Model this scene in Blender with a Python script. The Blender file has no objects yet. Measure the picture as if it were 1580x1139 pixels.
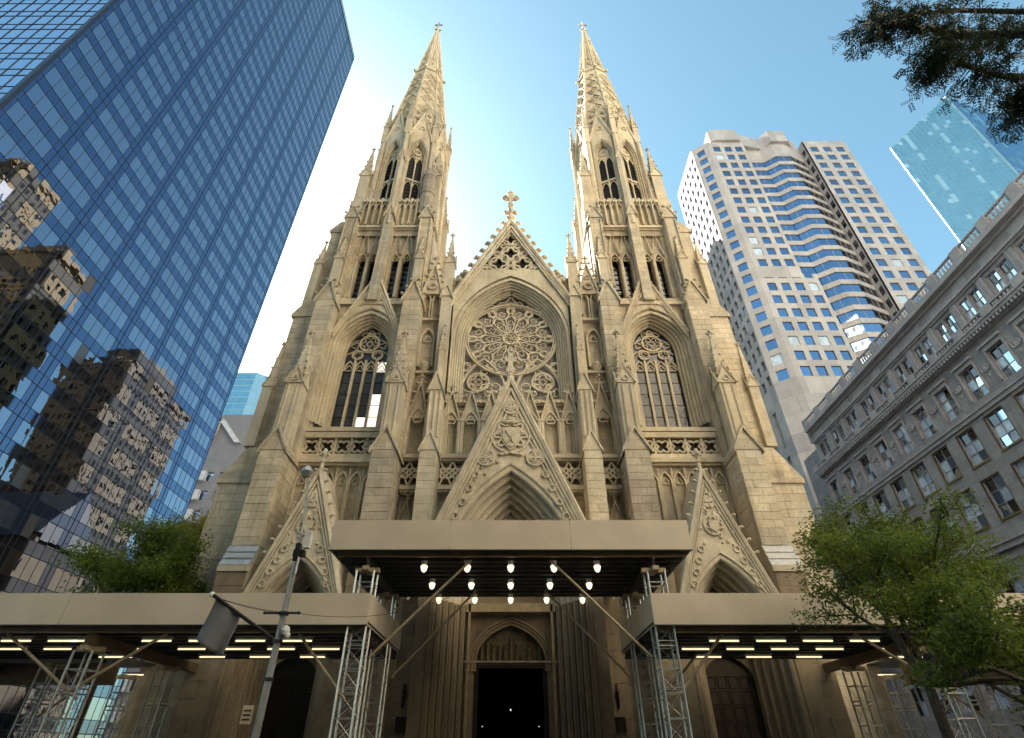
import bpy, math, random
from mathutils import Vector, Matrix

R = math.radians
rnd = random.Random(11)
sc = bpy.context.scene
col = sc.collection

# ------------------------------------------------------------------ camera
cam_data = bpy.data.cameras.new('camera')
cam = bpy.data.objects.new('camera', cam_data)
col.objects.link(cam)
cam_data.sensor_fit = 'HORIZONTAL'
cam_data.sensor_width = 36.0
cam_data.lens = 820.0 / 1580.0 * 36.0
cam_data.shift_x = 0.0013
cam_data.clip_end = 5000.0
cam.location = (0, 0, 1.7)
cam.rotation_euler = (R(126), 0, 0)
sc.camera = cam

# ------------------------------------------------------------------ sky and sun
SUN_AZ = -36.0      # degrees from +Y, negative towards -X (left)
SUN_EL = 41.0
world = bpy.data.worlds.new('World')
sc.world = world
world.use_nodes = True
wn = world.node_tree.nodes
wl = world.node_tree.links
wn.clear()
w_out = wn.new('ShaderNodeOutputWorld')
w_bg = wn.new('ShaderNodeBackground')
w_sky = wn.new('ShaderNodeTexSky')
w_sky.sky_type = 'NISHITA'
w_sky.sun_disc = False
w_sky.sun_elevation = R(SUN_EL)
w_sky.sun_rotation = R(SUN_AZ)
w_sky.air_density = 1.0
w_sky.dust_density = 0.9
w_sky.ozone_density = 0.0
w_bg.inputs['Strength'].default_value = 0.05
w_tint = wn.new('ShaderNodeMix')
w_tint.data_type = 'RGBA'
w_tint.blend_type = 'MULTIPLY'
w_tint.inputs[0].default_value = 1.0
w_tint.inputs[7].default_value = (0.70, 0.925, 0.81, 1.0)
wl.new(w_sky.outputs[0], w_tint.inputs[6])
wl.new(w_tint.outputs[2], w_bg.inputs['Color'])
wl.new(w_bg.outputs[0], w_out.inputs['Surface'])

sun_data = bpy.data.lights.new('sun', 'SUN')
sun_data.energy = 5.0
sun_data.angle = R(0.5)
sun_data.color = (1.0, 0.93, 0.82)
sun = bpy.data.objects.new('sun', sun_data)
col.objects.link(sun)
sdir = Vector((math.sin(R(SUN_AZ)) * math.cos(R(SUN_EL)), math.cos(R(SUN_AZ)) * math.cos(R(SUN_EL)), math.sin(R(SUN_EL))))
sun.rotation_euler = sdir.to_track_quat('Z', 'Y').to_euler()
sun.location = (-60, 80, 260)

sc.view_settings.view_transform = 'Standard'
sc.view_settings.look = 'None'
sc.view_settings.gamma = 1.0
sc.view_settings.use_curve_mapping = False
sc.view_settings.exposure = 2.85
sc.render.engine = 'CYCLES'
sc.cycles.max_bounces = 8
sc.cycles.diffuse_bounces = 4
sc.cycles.glossy_bounces = 4
sc.cycles.sample_clamp_indirect = 6.0
sc.cycles.use_denoising = True

# ------------------------------------------------------------------ materials
def _n(nt, t, **k):
    n = nt.nodes.new(t)
    for a, v in k.items():
        setattr(n, a, v)
    return n

def _principled(name):
    m = bpy.data.materials.new(name)
    m.use_nodes = True
    nt = m.node_tree
    return m, nt, nt.nodes['Principled BSDF']

def _mix(nt, fac, a, b, mode='MIX'):
    x = _n(nt, 'ShaderNodeMix', data_type='RGBA', blend_type=mode)
    for sock, v in ((x.inputs[0], fac), (x.inputs[6], a), (x.inputs[7], b)):
        if hasattr(v, 'is_linked'):
            nt.links.new(v, sock)
        elif isinstance(v, (int, float)):
            sock.default_value = v
        else:
            sock.default_value = (*v, 1.0)
    return x.outputs[2]

def _noise(nt, scale, detail=3.0, vec_scale=None, rough=0.55):
    g = _n(nt, 'ShaderNodeNewGeometry')
    v = g.outputs['Position']
    if vec_scale:
        mp = _n(nt, 'ShaderNodeMapping')
        mp.inputs['Scale'].default_value = vec_scale
        nt.links.new(v, mp.inputs[0])
        v = mp.outputs[0]
    t = _n(nt, 'ShaderNodeTexNoise')
    t.inputs['Scale'].default_value = scale
    t.inputs['Detail'].default_value = detail
    t.inputs['Roughness'].default_value = rough
    nt.links.new(v, t.inputs['Vector'])
    return t.outputs['Fac']

def _ramp(nt, fac, lo, hi, c0=(0, 0, 0), c1=(1, 1, 1)):
    r = _n(nt, 'ShaderNodeValToRGB')
    r.color_ramp.elements[0].position = lo
    r.color_ramp.elements[1].position = hi
    r.color_ramp.elements[0].color = (*c0, 1)
    r.color_ramp.elements[1].color = (*c1, 1)
    nt.links.new(fac, r.inputs[0])
    return r.outputs[0]

def _vary(nt, c, amount):
    """brightness differs a little from piece to piece"""
    g = _n(nt, 'ShaderNodeNewGeometry')
    oi = _n(nt, 'ShaderNodeObjectInfo')
    ad = _n(nt, 'ShaderNodeMath', operation='ADD')
    nt.links.new(g.outputs['Random Per Island'], ad.inputs[0])
    nt.links.new(oi.outputs['Random'], ad.inputs[1])
    mr = _n(nt, 'ShaderNodeMapRange')
    mr.inputs[2].default_value = 2.0
    mr.inputs[3].default_value = 1.0 - amount
    mr.inputs[4].default_value = 1.0 + amount
    nt.links.new(ad.outputs[0], mr.inputs[0])
    hs = _n(nt, 'ShaderNodeHueSaturation')
    nt.links.new(mr.outputs[0], hs.inputs['Value'])
    nt.links.new(c, hs.inputs['Color'])
    return hs.outputs[0]

def _bump(nt, bsdf, h, strength, dist=0.02):
    b = _n(nt, 'ShaderNodeBump')
    b.inputs['Strength'].default_value = strength
    b.inputs['Distance'].default_value = dist
    nt.links.new(h, b.inputs['Height'])
    nt.links.new(b.outputs[0], bsdf.inputs['Normal'])

def stone_mat(name, c_light, c_dark, vary=0.14, courses=None, streak=0.45, grime=0.5, patch_scale=0.5, grey=0.0):
    m, nt, p = _principled(name)
    c = _mix(nt, _ramp(nt, _noise(nt, patch_scale, 4), 0.35, 0.68), c_light, c_dark)
    c = _mix(nt, 0.55, c, _ramp(nt, _noise(nt, 5.0, 5), 0.3, 0.75, (0.66, 0.65, 0.63), (1.18, 1.17, 1.16)), 'MULTIPLY')
    if grey:
        lum = sum(c_dark) / 3 * 1.02
        gf = _n(nt, 'ShaderNodeMath', operation='MULTIPLY')
        nt.links.new(_ramp(nt, _noise(nt, 0.33, 5, None, 0.6), 0.45, 0.62), gf.inputs[0])
        gf.inputs[1].default_value = grey
        c = _mix(nt, gf.outputs[0], c, (lum * 1.05, lum, lum * 0.9))
    # rain streaks: long in z
    st = _ramp(nt, _noise(nt, 1.0, 4, (1.7, 1.7, 0.13)), 0.5, 0.74)
    sm = _n(nt, 'ShaderNodeMath', operation='MULTIPLY')
    nt.links.new(st, sm.inputs[0])
    sm.inputs[1].default_value = streak
    c = _mix(nt, sm.outputs[0], c, tuple(0.52 * v for v in (c_dark[0], c_dark[1] * 0.98, c_dark[2] * 0.97)))
    gr = _ramp(nt, _noise(nt, 0.9, 6, None, 0.65), 0.54, 0.78)
    gm = _n(nt, 'ShaderNodeMath', operation='MULTIPLY')
    nt.links.new(gr, gm.inputs[0])
    gm.inputs[1].default_value = grime
    c = _mix(nt, gm.outputs[0], c, tuple(0.55 * v for v in c_dark))
    hgt = _noise(nt, 9.0, 6)
    if courses:
        g = _n(nt, 'ShaderNodeNewGeometry')
        sep = _n(nt, 'ShaderNodeSeparateXYZ')
        nt.links.new(g.outputs['Position'], sep.inputs[0])
        ad = _n(nt, 'ShaderNodeMath', operation='ADD')
        nt.links.new(sep.outputs[0], ad.inputs[0])
        nt.links.new(sep.outputs[1], ad.inputs[1])
        cb = _n(nt, 'ShaderNodeCombineXYZ')
        nt.links.new(ad.outputs[0], cb.inputs[0])
        nt.links.new(sep.outputs[2], cb.inputs[1])
        bk = _n(nt, 'ShaderNodeTexBrick')
        bk.inputs['Scale'].default_value = 1.0
        bk.inputs['Brick Width'].default_value = courses[0]
        bk.inputs['Row Height'].default_value = courses[1]
        bk.inputs['Mortar Size'].default_value = 0.014
        bk.inputs['Mortar Smooth'].default_value = 0.3
        bk.inputs['Color1'].default_value = (1.12, 1.11, 1.08, 1)
        bk.inputs['Color2'].default_value = (0.78, 0.78, 0.79, 1)
        bk.inputs['Mortar'].default_value = (0.55, 0.53, 0.5, 1)
        nt.links.new(cb.outputs[0], bk.inputs['Vector'])
        c = _mix(nt, 0.75, c, bk.outputs[0], 'MULTIPLY')
    c = _vary(nt, c, vary)
    nt.links.new(c, p.inputs['Base Color'])
    p.inputs['Roughness'].default_value = 0.88
    _bump(nt, p, hgt, 0.35, 0.03)
    return m

def plain_mat(name, color, rough=0.6, metallic=0.0, vary=0.06, noise=0.2, nscale=3.0, bump=0.0, spec=0.5):
    m, nt, p = _principled(name)
    d = tuple(v * (1 - noise) for v in color)
    l = tuple(min(1.0, v * (1 + noise)) for v in color)
    c = _mix(nt, _ramp(nt, _noise(nt, nscale, 5), 0.3, 0.7), d, l)
    c = _vary(nt, c, vary)
    nt.links.new(c, p.inputs['Base Color'])
    p.inputs['Roughness'].default_value = rough
    p.inputs['Metallic'].default_value = metallic
    p.inputs['Specular IOR Level'].default_value = spec
    if bump:
        _bump(nt, p, _noise(nt, nscale * 4, 4), bump, 0.01)
    return m

def glass_mat(name, color, rough=0.02, metallic=1.0, vary=0.12, wave=0.0, wave_scale=0.5):
    m, nt, p = _principled(name)
    rgb = _n(nt, 'ShaderNodeRGB')
    rgb.outputs[0].default_value = (*color, 1)
    c = _vary(nt, rgb.outputs[0], vary)
    nt.links.new(c, p.inputs['Base Color'])
    p.inputs['Roughness'].default_value = rough
    p.inputs['Metallic'].default_value = metallic
    if wave:
        _bump(nt, p, _noise(nt, wave_scale, 2), wave, 0.1)
    return m

def emit_mat(name, color, strength):
    m, nt, p = _principled(name)
    p.inputs['Base Color'].default_value = (0.8, 0.8, 0.78, 1)
    p.inputs['Emission Color'].default_value = (*color, 1)
    p.inputs['Emission Strength'].default_value = strength
    return m

def leaf_mat(name, c_a, c_b, trans=0.35):
    m, nt, p = _principled(name)
    g = _n(nt, 'ShaderNodeNewGeometry')
    c = _mix(nt, g.outputs['Random Per Island'], c_a, c_b)
    c = _mix(nt, _ramp(nt, _noise(nt, 0.9, 2), 0.35, 0.7), c, tuple(0.7 * v for v in c_a))
    nt.links.new(c, p.inputs['Base Color'])
    p.inputs['Roughness'].default_value = 0.55
    tr = _n(nt, 'ShaderNodeBsdfTranslucent')
    hs = _n(nt, 'ShaderNodeHueSaturation')
    hs.inputs['Value'].default_value = 1.5
    hs.inputs['Hue'].default_value = 0.48
    nt.links.new(c, hs.inputs['Color'])
    nt.links.new(hs.outputs[0], tr.inputs['Color'])
    ms = _n(nt, 'ShaderNodeMixShader')
    ms.inputs[0].default_value = trans
    out = nt.nodes['Material Output']
    nt.links.new(p.outputs[0], ms.inputs[1])
    nt.links.new(tr.outputs[0], ms.inputs[2])
    nt.links.new(ms.outputs[0], out.inputs['Surface'])
    return m

M = {}
M['stone'] = stone_mat('cathedral_stone', (0.65, 0.575, 0.445), (0.50, 0.43, 0.32), 0.24, None, 0.6, 0.65, 0.5, 0.5)
M['stone_wall'] = stone_mat('cathedral_ashlar', (0.63, 0.555, 0.43), (0.47, 0.405, 0.305), 0.12, (1.15, 0.52), 0.7, 0.8, 0.5, 0.65)
M['stone_pale'] = stone_mat('cathedral_carved_stone', (0.71, 0.64, 0.505), (0.54, 0.475, 0.365), 0.18, None, 0.5, 0.55, 0.5, 0.4)
M['stone_grey'] = stone_mat('weathered_grey_stone', (0.36, 0.33, 0.29), (0.27, 0.245, 0.21), courses=(1.3, 0.6))
M['stone_low'] = stone_mat('shade_darkened_stone', (0.30, 0.24, 0.165), (0.22, 0.175, 0.12), 0.2, None, 0.6, 0.7)  # shade under the sheds and in recesses put into the stone colour
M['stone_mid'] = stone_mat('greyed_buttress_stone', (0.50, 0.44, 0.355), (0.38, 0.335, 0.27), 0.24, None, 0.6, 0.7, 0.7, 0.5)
M['slate'] = plain_mat('roof_slate', (0.05, 0.055, 0.06), 0.7)
M['lead'] = plain_mat('lead_flashing', (0.42, 0.42, 0.41), 0.45, 0.6, noise=0.15)
M['dark'] = plain_mat('painted_dark_depth', (0.012, 0.011, 0.01), 0.9)  # near-black, paints the dark of the doorway and gable openings
M['stained'] = glass_mat('stained_glass', (0.07, 0.075, 0.085), 0.12, 0.35, 0.3, 0.4, 3.0)
M['rose_glass'] = plain_mat('rose_window_glass', (0.35, 0.325, 0.31), 0.3, 0.0, 0.3, 0.25, 6.0)
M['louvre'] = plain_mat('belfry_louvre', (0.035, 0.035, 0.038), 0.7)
M['bronze'] = plain_mat('bronze_door', (0.035, 0.027, 0.018), 0.45, 0.5, bump=0.2)
M['tympanum'] = plain_mat('tympanum_relief', (0.10, 0.075, 0.045), 0.6, 0.2, noise=0.6, nscale=6, bump=0.6)
M['glare_and_lamp'] = emit_mat('pane_glare_and_lamp_glow', (1.0, 0.93, 0.78), 0.17)  # pane glow stands for reflected daylight; also used on the interior lamps
M['fascia'] = plain_mat('shed_fascia_paint', (0.59, 0.515, 0.42), 0.42, 0.0, 0.07, 0.10, 0.55)
M['beam'] = plain_mat('shed_brown_steel', (0.14, 0.098, 0.055), 0.5, 0.2, noise=0.2)
M['deck'] = plain_mat('shed_black_deck', (0.075, 0.066, 0.055), 0.6, 0.2)
M['steel'] = plain_mat('galvanised_steel', (0.50, 0.50, 0.49), 0.38, 0.75, noise=0.2, nscale=8)
M['brace'] = plain_mat('tan_painted_pipe', (0.36, 0.29, 0.19), 0.45, 0.2)
M['globe'] = emit_mat('globe_lamp_glass', (1.0, 0.84, 0.55), 0.24)
M['tube'] = emit_mat('fluorescent_tube', (1.0, 0.85, 0.52), 0.17)
M['black'] = plain_mat('black_metal', (0.02, 0.02, 0.02), 0.5, 0.3)
M['pole'] = plain_mat('lamp_post_metal', (0.30, 0.30, 0.295), 0.5, 0.5, noise=0.25, nscale=2.5)
M['flag'] = plain_mat('grey_flag_cloth', (0.17, 0.175, 0.19), 0.85, 0, 0, 0.05, 40.0)
M['sign'] = plain_mat('cream_sign', (0.5, 0.42, 0.28), 0.5)
M['bark'] = plain_mat('bark', (0.055, 0.043, 0.032), 0.9, 0, 0.1, 0.4, 9.0, 0.6)
M['leaf'] = leaf_mat('locust_leaves', (0.075, 0.135, 0.016), (0.19, 0.24, 0.035), 0.5)
M['leaf_gold'] = leaf_mat('sunlit_yellow_leaves', (0.14, 0.17, 0.02), (0.26, 0.24, 0.03), 0.5)  # sunlight through the leaves put into their yellow colour
M['leaf_dark'] = leaf_mat('backlit_dark_leaves', (0.022, 0.042, 0.012), (0.04, 0.06, 0.015), 0.2)  # darker leaf copy, backlit shade put into the colour
M['asphalt'] = plain_mat('asphalt', (0.05, 0.05, 0.052), 0.85, 0, 0, 0.25, 2.0, 0.3)
M['paving'] = plain_mat('concrete_paving', (0.30, 0.29, 0.275), 0.85, 0, 0.08, 0.12, 1.5, 0.2)
M['paint'] = plain_mat('road_paint', (0.75, 0.74, 0.70), 0.7)
M['vision'] = glass_mat('tower_vision_glass', (0.275, 0.305, 0.37), 0.012, 1.0, 0.12, 0.05, 0.7)
M['spandrel'] = glass_mat('tower_spandrel_glass', (0.115, 0.152, 0.24), 0.03, 1.0, 0.08)
M['vision_w'] = glass_mat('tower_street_glass', (0.38, 0.50, 0.66), 0.02, 1.0, 0.08)  # paler copy of the tower glass, street-side sky reflection put into its colour
M['mullion'] = plain_mat('tower_mullion', (0.03, 0.042, 0.07), 0.4, 0.5)
M['concrete'] = stone_mat('tower_precast', (0.43, 0.425, 0.455), (0.38, 0.375, 0.405), 0.04, (2.95, 3.68), 0.15, 0.12)
M['win_blue'] = glass_mat('blue_window_glass', (0.34, 0.43, 0.58), 0.03, 1.0, 0.26)
M['win_dark'] = glass_mat('dark_window_glass', (0.07, 0.075, 0.09), 0.05, 0.8, 0.3)
M['saks'] = stone_mat('grey_limestone', (0.33, 0.33, 0.37), (0.265, 0.265, 0.30), 0.08, (1.6, 0.75), 0.3, 0.35)
M['saks_trim'] = stone_mat('grey_limestone_trim', (0.38, 0.38, 0.43), (0.29, 0.29, 0.33), 0.08, None, 0.3, 0.35)
M['blind'] = plain_mat('pale_blind_and_sky_pane', (0.42, 0.52, 0.66), 0.15, 0.0, 0.25, 0.25, 2.0)  # paints pale sky reflections in store windows; blinds on the concrete tower
M['dark_base'] = plain_mat('added_dark_base', (0.05, 0.045, 0.04), 0.5, 0.0, 0.05, 0.2)
M['copper'] = plain_mat('green_copper', (0.10, 0.13, 0.12), 0.6, 0.2)
M['gold'] = plain_mat('window_bronze_frame', (0.16, 0.115, 0.05), 0.5, 0.4)
M['aqua'] = glass_mat('aqua_curtain_glass', (0.24, 0.50, 0.66), 0.08, 0.4, 0.16)
M['aqua_dark'] = glass_mat('shaded_aqua_curtain_glass', (0.13, 0.36, 0.56), 0.03, 0.9, 0.12)  # darker copy of the aqua glass, side-face shade put into the colour
M['aqua_pale'] = plain_mat('pale_aqua_glass', (0.37, 0.62, 0.82), 0.3)  # paler panes, and the distant tower's lighter side face
M['aqua_line'] = plain_mat('pale_mullion', (0.45, 0.62, 0.68), 0.4, 0.4)
M['grey_wall'] = stone_mat('grey_panel_wall', (0.34, 0.335, 0.34), (0.29, 0.285, 0.29), 0.03, None, 0.15, 0.1)
M['white_wall'] = plain_mat('white_panel', (0.75, 0.74, 0.72), 0.6)
M['tan_brick'] = stone_mat('tan_brick', (0.30, 0.225, 0.13), (0.22, 0.165, 0.095), 0.05, None, 0.2, 0.3)
M['vision_blind'] = plain_mat('blind_behind_tower_glass', (0.10, 0.105, 0.11), 0.1, 0.5, 0.2, 0.1)
M['gold_stone'] = stone_mat('golden_masonry', (0.20, 0.135, 0.06), (0.15, 0.10, 0.045), 0.05, None, 0.2, 0.3)
M['dark_brick_and_shade'] = stone_mat('dark_masonry_and_shade', (0.105, 0.074, 0.038), (0.075, 0.054, 0.03), 0.08, None, 0.2, 0.3)
M['limestone'] = stone_mat('office_limestone', (0.80, 0.71, 0.55), (0.74, 0.65, 0.50), 0.05, None, 0.15, 0.1)
M['office_glass'] = glass_mat('office_window_glass', (0.25, 0.25, 0.25), 0.08, 0.8, 0.2)

# ------------------------------------------------------------------ object helpers
def link(o):
    col.objects.link(o)
    return o

def thing(name, label, cat, loc=(0, 0, 0), group=None):
    o = bpy.data.objects.new(name, None)
    o.empty_display_size = 0.3
    link(o)
    o.location = loc
    o['label'] = label
    o['category'] = cat
    if group:
        o['group'] = group
    return o

def adopt(o, parent):
    if parent is not None:
        o.parent = parent
        if parent.type == 'EMPTY':
            o.matrix_parent_inverse = Matrix.Translation(-Vector(parent.location))

def tag(o, label, cat, group=None):
    o['label'] = label
    o['category'] = cat
    if group:
        o['group'] = group
    return o

def dup(root, loc, label=None, group=None):
    r = root.copy()
    link(r)
    r.location = loc
    if label:
        r['label'] = label
    if group:
        r['group'] = group
    for ch in list(root.children):
        c = ch.copy()
        link(c)
        c.parent = r
        c.matrix_parent_inverse = ch.matrix_parent_inverse.copy()
        for g in list(ch.children):
            d = g.copy()
            link(d)
            d.parent = c
            d.matrix_parent_inverse = g.matrix_parent_inverse.copy()
    return r

class MB:
    """collects solids and builds them as one mesh"""
    def __init__(self, T=None):
        self.v = []
        self.f = []
        self.T = T

    def add(self, vs, fs):
        b = len(self.v)
        if self.T:
            vs = [self.T(p) for p in vs]
        self.v.extend(vs)
        self.f.extend([tuple(i + b for i in q) for q in fs])

    def box(self, x0, x1, y0, y1, z0, z1):
        self.add([(x0, y0, z0), (x1, y0, z0), (x1, y1, z0), (x0, y1, z0), (x0, y0, z1), (x1, y0, z1), (x1, y1, z1), (x0, y1, z1)],
                 [(0, 3, 2, 1), (4, 5, 6, 7), (0, 1, 5, 4), (1, 2, 6, 5), (2, 3, 7, 6), (3, 0, 4, 7)])

    def prism(self, pts, y0, y1):
        n = len(pts)
        self.add([(x, y0, z) for x, z in pts] + [(x, y1, z) for x, z in pts],
                 [tuple(range(n)), tuple(range(2 * n - 1, n - 1, -1))] + [(i, i + n, (i + 1) % n + n, (i + 1) % n) for i in range(n)])

    def prismx(self, pts, x0, x1):
        n = len(pts)
        self.add([(x0, y, z) for y, z in pts] + [(x1, y, z) for y, z in pts],
                 [tuple(range(n)), tuple(range(2 * n - 1, n - 1, -1))] + [(i, i + n, (i + 1) % n + n, (i + 1) % n) for i in range(n)])

    def prismz(self, pts, z0, z1):
        n = len(pts)
        self.add([(x, y, z0) for x, y in pts] + [(x, y, z1) for x, y in pts],
                 [tuple(range(n - 1, -1, -1)), tuple(range(n, 2 * n))] + [(i, (i + 1) % n, (i + 1) % n + n, i + n) for i in range(n)])

    def band(self, pa, pb, y0, y1, closed=False, back=False):
        n = len(pa)
        vs = [(x, y0, z) for x, z in pa] + [(x, y0, z) for x, z in pb] + [(x, y1, z) for x, z in pa] + [(x, y1, z) for x, z in pb]
        fs = []
        for i in range(n if closed else n - 1):
            j = (i + 1) % n
            fs += [(i, j, n + j, n + i), (2 * n + i, 2 * n + j, j, i), (n + i, n + j, 3 * n + j, 3 * n + i)]
            if back:
                fs.append((2 * n + i, 3 * n + i, 3 * n + j, 2 * n + j))
        self.add(vs, fs)

    def order(self, cx, w, t, z0, zs, za, y0, y1, n=8, k=1.25):
        self.band(archpath(cx, w + t, z0, zs, za + k * t, n), archpath(cx, w, z0, zs, za, n), y0, y1)

    def jamb(self, cx, w, t, z0, z1, y0, y1, sides):
        for sg in sides:
            a, c = sorted((cx + sg * w, cx + sg * (w + t)))
            self.box(a, c, y0, y1, z0, z1)
            self.tube([(cx + sg * w, y0 + 0.1, z0), (cx + sg * w, y0 + 0.1, z1)], 0.09, 6)
            self.tube([(cx + sg * (w + t), y0 - 0.03, z0), (cx + sg * (w + t), y0 - 0.03, z1)], 0.07, 5)

    def wall_over(self, pts, ztop, y0, y1):
        """wall from a curve of (x, z) up to ztop(x)"""
        top = [(x, ztop(x)) for x, z in pts]
        self.band(top, pts, y0, y1)

    def tube(self, pts, r, n=5, r1=None, closed=False, cap=True):
        pts = [Vector(p) for p in pts]
        m = len(pts)
        vs, fs = [], []
        for i, p in enumerate(pts):
            if closed:
                d = pts[(i + 1) % m] - pts[i - 1]
            else:
                d = pts[min(i + 1, m - 1)] - pts[max(i - 1, 0)]
            if d.length < 1e-9:
                d = Vector((0, 0, 1))
            d.normalize()
            up = Vector((0, 1, 0)) if abs(d.y) < 0.9 else Vector((1, 0, 0))
            a = d.cross(up).normalized()
            b = d.cross(a)
            rr = r if r1 is None else r + (r1 - r) * i / max(1, m - 1)
            for k in range(n):
                t = 2 * math.pi * (k + 0.5) / n
                q = p + a * (rr * math.cos(t)) + b * (rr * math.sin(t))
                vs.append((q.x, q.y, q.z))
        for i in range(m if closed else m - 1):
            i2 = (i + 1) % m
            for k in range(n):
                k2 = (k + 1) % n
                fs.append((i * n + k, i * n + k2, i2 * n + k2, i2 * n + k))
        if cap and not closed:
            fs.append(tuple(range(n - 1, -1, -1)))
            fs.append(tuple(range((m - 1) * n, m * n)))
        self.add(vs, fs)

    def roll(self, pts, y, r, n=5, closed=False):
        self.tube([(x, y, z) for x, z in pts], r, n, closed=closed, cap=False)

    def frustum(self, cx, cy, z0, z1, r0, r1, n=8, rot=0.0):
        vs = []
        for z, r in ((z0, r0), (z1, r1)):
            for k in range(n):
                t = rot + 2 * math.pi * k / n
                vs.append((cx + r * math.sin(t), cy - r * math.cos(t), z))
        self.add(vs, [tuple(range(n - 1, -1, -1)), tuple(range(n, 2 * n))] + [(k, (k + 1) % n, (k + 1) % n + n, k + n) for k in range(n)])

    def ball(self, x, y, z, r, rz=None, n=6, ry=None):
        rz = r if rz is None else rz
        ry = r if ry is None else ry
        vs = [(x, y, z - rz)]
        for ph in (-0.7, 0.0, 0.7):
            for k in range(n):
                t = 2 * math.pi * (k + 0.5) / n
                vs.append((x + r * math.cos(ph) * math.cos(t), y + ry * math.cos(ph) * math.sin(t), z + rz * math.sin(ph)))
        vs.append((x, y, z + rz))
        fs = [(0, 1 + (k + 1) % n, 1 + k) for k in range(n)]
        for L in range(2):
            for k in range(n):
                a, b = 1 + L * n + k, 1 + L * n + (k + 1) % n
                fs.append((a, b, b + n, a + n))
        e = len(vs) - 1
        fs += [(1 + 2 * n + k, 1 + 2 * n + (k + 1) % n, e) for k in range(n)]
        self.add(vs, fs)

    def crockets(self, p0, p1, y, n, r, skip=0):
        """leaf knobs along a sloping coping in the x-z plane"""
        dx, dz = p1[0] - p0[0], p1[1] - p0[1]
        L = math.hypot(dx, dz)
        nx, nz = -dz / L, dx / L
        if nz < 0:
            nx, nz = -nx, -nz
        for i in range(skip, n):
            t = (i + 0.6) / n
            x, z = p0[0] + dx * t, p0[1] + dz * t
            self.ball(x + nx * r * 0.5, y, z + nz * r * 0.5, r * 0.62, n=5)
            self.ball(x + nx * r * 1.5, y, z + nz * r * 1.5, r * 0.95, r * 0.7, 6)

    def finial(self, x, y, z, h):
        self.frustum(x, y, z, z + 0.5 * h, 0.10 * h, 0.055 * h, 6)
        self.ball(x, y, z + 0.34 * h, 0.13 * h, 0.06 * h)
        self.frustum(x, y, z + 0.5 * h, z + 0.66 * h, 0.07 * h, 0.15 * h, 6)
        for k in range(4):
            t = math.pi / 2 * k
            self.ball(x + 0.17 * h * math.cos(t), y + 0.17 * h * math.sin(t), z + 0.69 * h, 0.10 * h, 0.09 * h, 5)
        self.ball(x, y, z + 0.88 * h, 0.10 * h, 0.15 * h)

    def cross(self, x, y, z, h, d=None, arm=0.40):
        """stone cross with budded arms"""
        d = d or 0.11 * h
        w = 0.085 * h
        self.box(x - w, x + w, y - d, y + d, z, z + 0.9 * h)
        zc = z + 0.62 * h
        self.box(x - (arm - 0.04) * h, x + (arm - 0.04) * h, y - d * 0.96, y + d * 0.96, zc - w, zc + w)
        for ax, az in ((arm, 0), (-arm, 0), (0, 0.36)):
            cx, cz = x + ax * h, zc + az * h
            for bx, bz in ((0.09, 0), (-0.09, 0), (0, 0.09), (0, -0.09)):
                self.ball(cx + bx * h, y, cz + bz * h, 0.085 * h, None, 6, d)
        self.ball(x, y, zc, 0.15 * h, None, 8, d * 1.1)
        self.ball(x, y, z + 0.12 * h, 0.16 * h, 0.08 * h, 6)

    def foil(self, cx, cz, r, y, rr, lobes=4, rot=0.0, n=28, sides=4):
        pts = []
        for i in range(n):
            t = 2 * math.pi * i / n
            q = r * (0.52 + 0.48 * abs(math.cos(lobes / 2.0 * (t - rot))))
            pts.append((cx + q * math.cos(t), cz + q * math.sin(t)))
        self.roll(pts, y, rr, sides, closed=True)

    def ring(self, cx, cz, r, y, rr, n=20, sides=4):
        self.roll([(cx + r * math.cos(2 * math.pi * i / n), cz + r * math.sin(2 * math.pi * i / n)) for i in range(n)], y, rr, sides, closed=True)

    def gablet(self, cx, w, ze, za, y0, y1, t=0.16, over=0.12, crock=0):
        """small gable: wall triangle with a thicker sloping coping"""
        self.prism([(cx - w, ze), (cx + w, ze), (cx, za)], y0, y1)
        s = (za - ze) / w
        k = t * math.hypot(1, s)
        out = [(cx - w - t * 0.9, ze - 0.9 * t * s + k), (cx, za + k), (cx + w + t * 0.9, ze - 0.9 * t * s + k)]
        inn = [(cx - w - t * 0.9, ze - 0.9 * t * s), (cx, za), (cx + w + t * 0.9, ze - 0.9 * t * s)]
        self.band(out, inn, y0 - over, y1)
        self.add([(inn[0][0], y0 - over, inn[0][1]), (out[0][0], y0 - over, out[0][1]), (out[0][0], y1, out[0][1]), (inn[0][0], y1, inn[0][1])], [(0, 1, 2, 3)])
        self.add([(inn[2][0], y0 - over, inn[2][1]), (out[2][0], y0 - over, out[2][1]), (out[2][0], y1, out[2][1]), (inn[2][0], y1, inn[2][1])], [(0, 1, 2, 3)])
        if crock:
            self.crockets(out[0], out[1], y0 - over * 0.4, crock, 0.16)
            self.crockets(out[2], out[1], y0 - over * 0.4, crock, 0.16)
        return za + k

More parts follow.
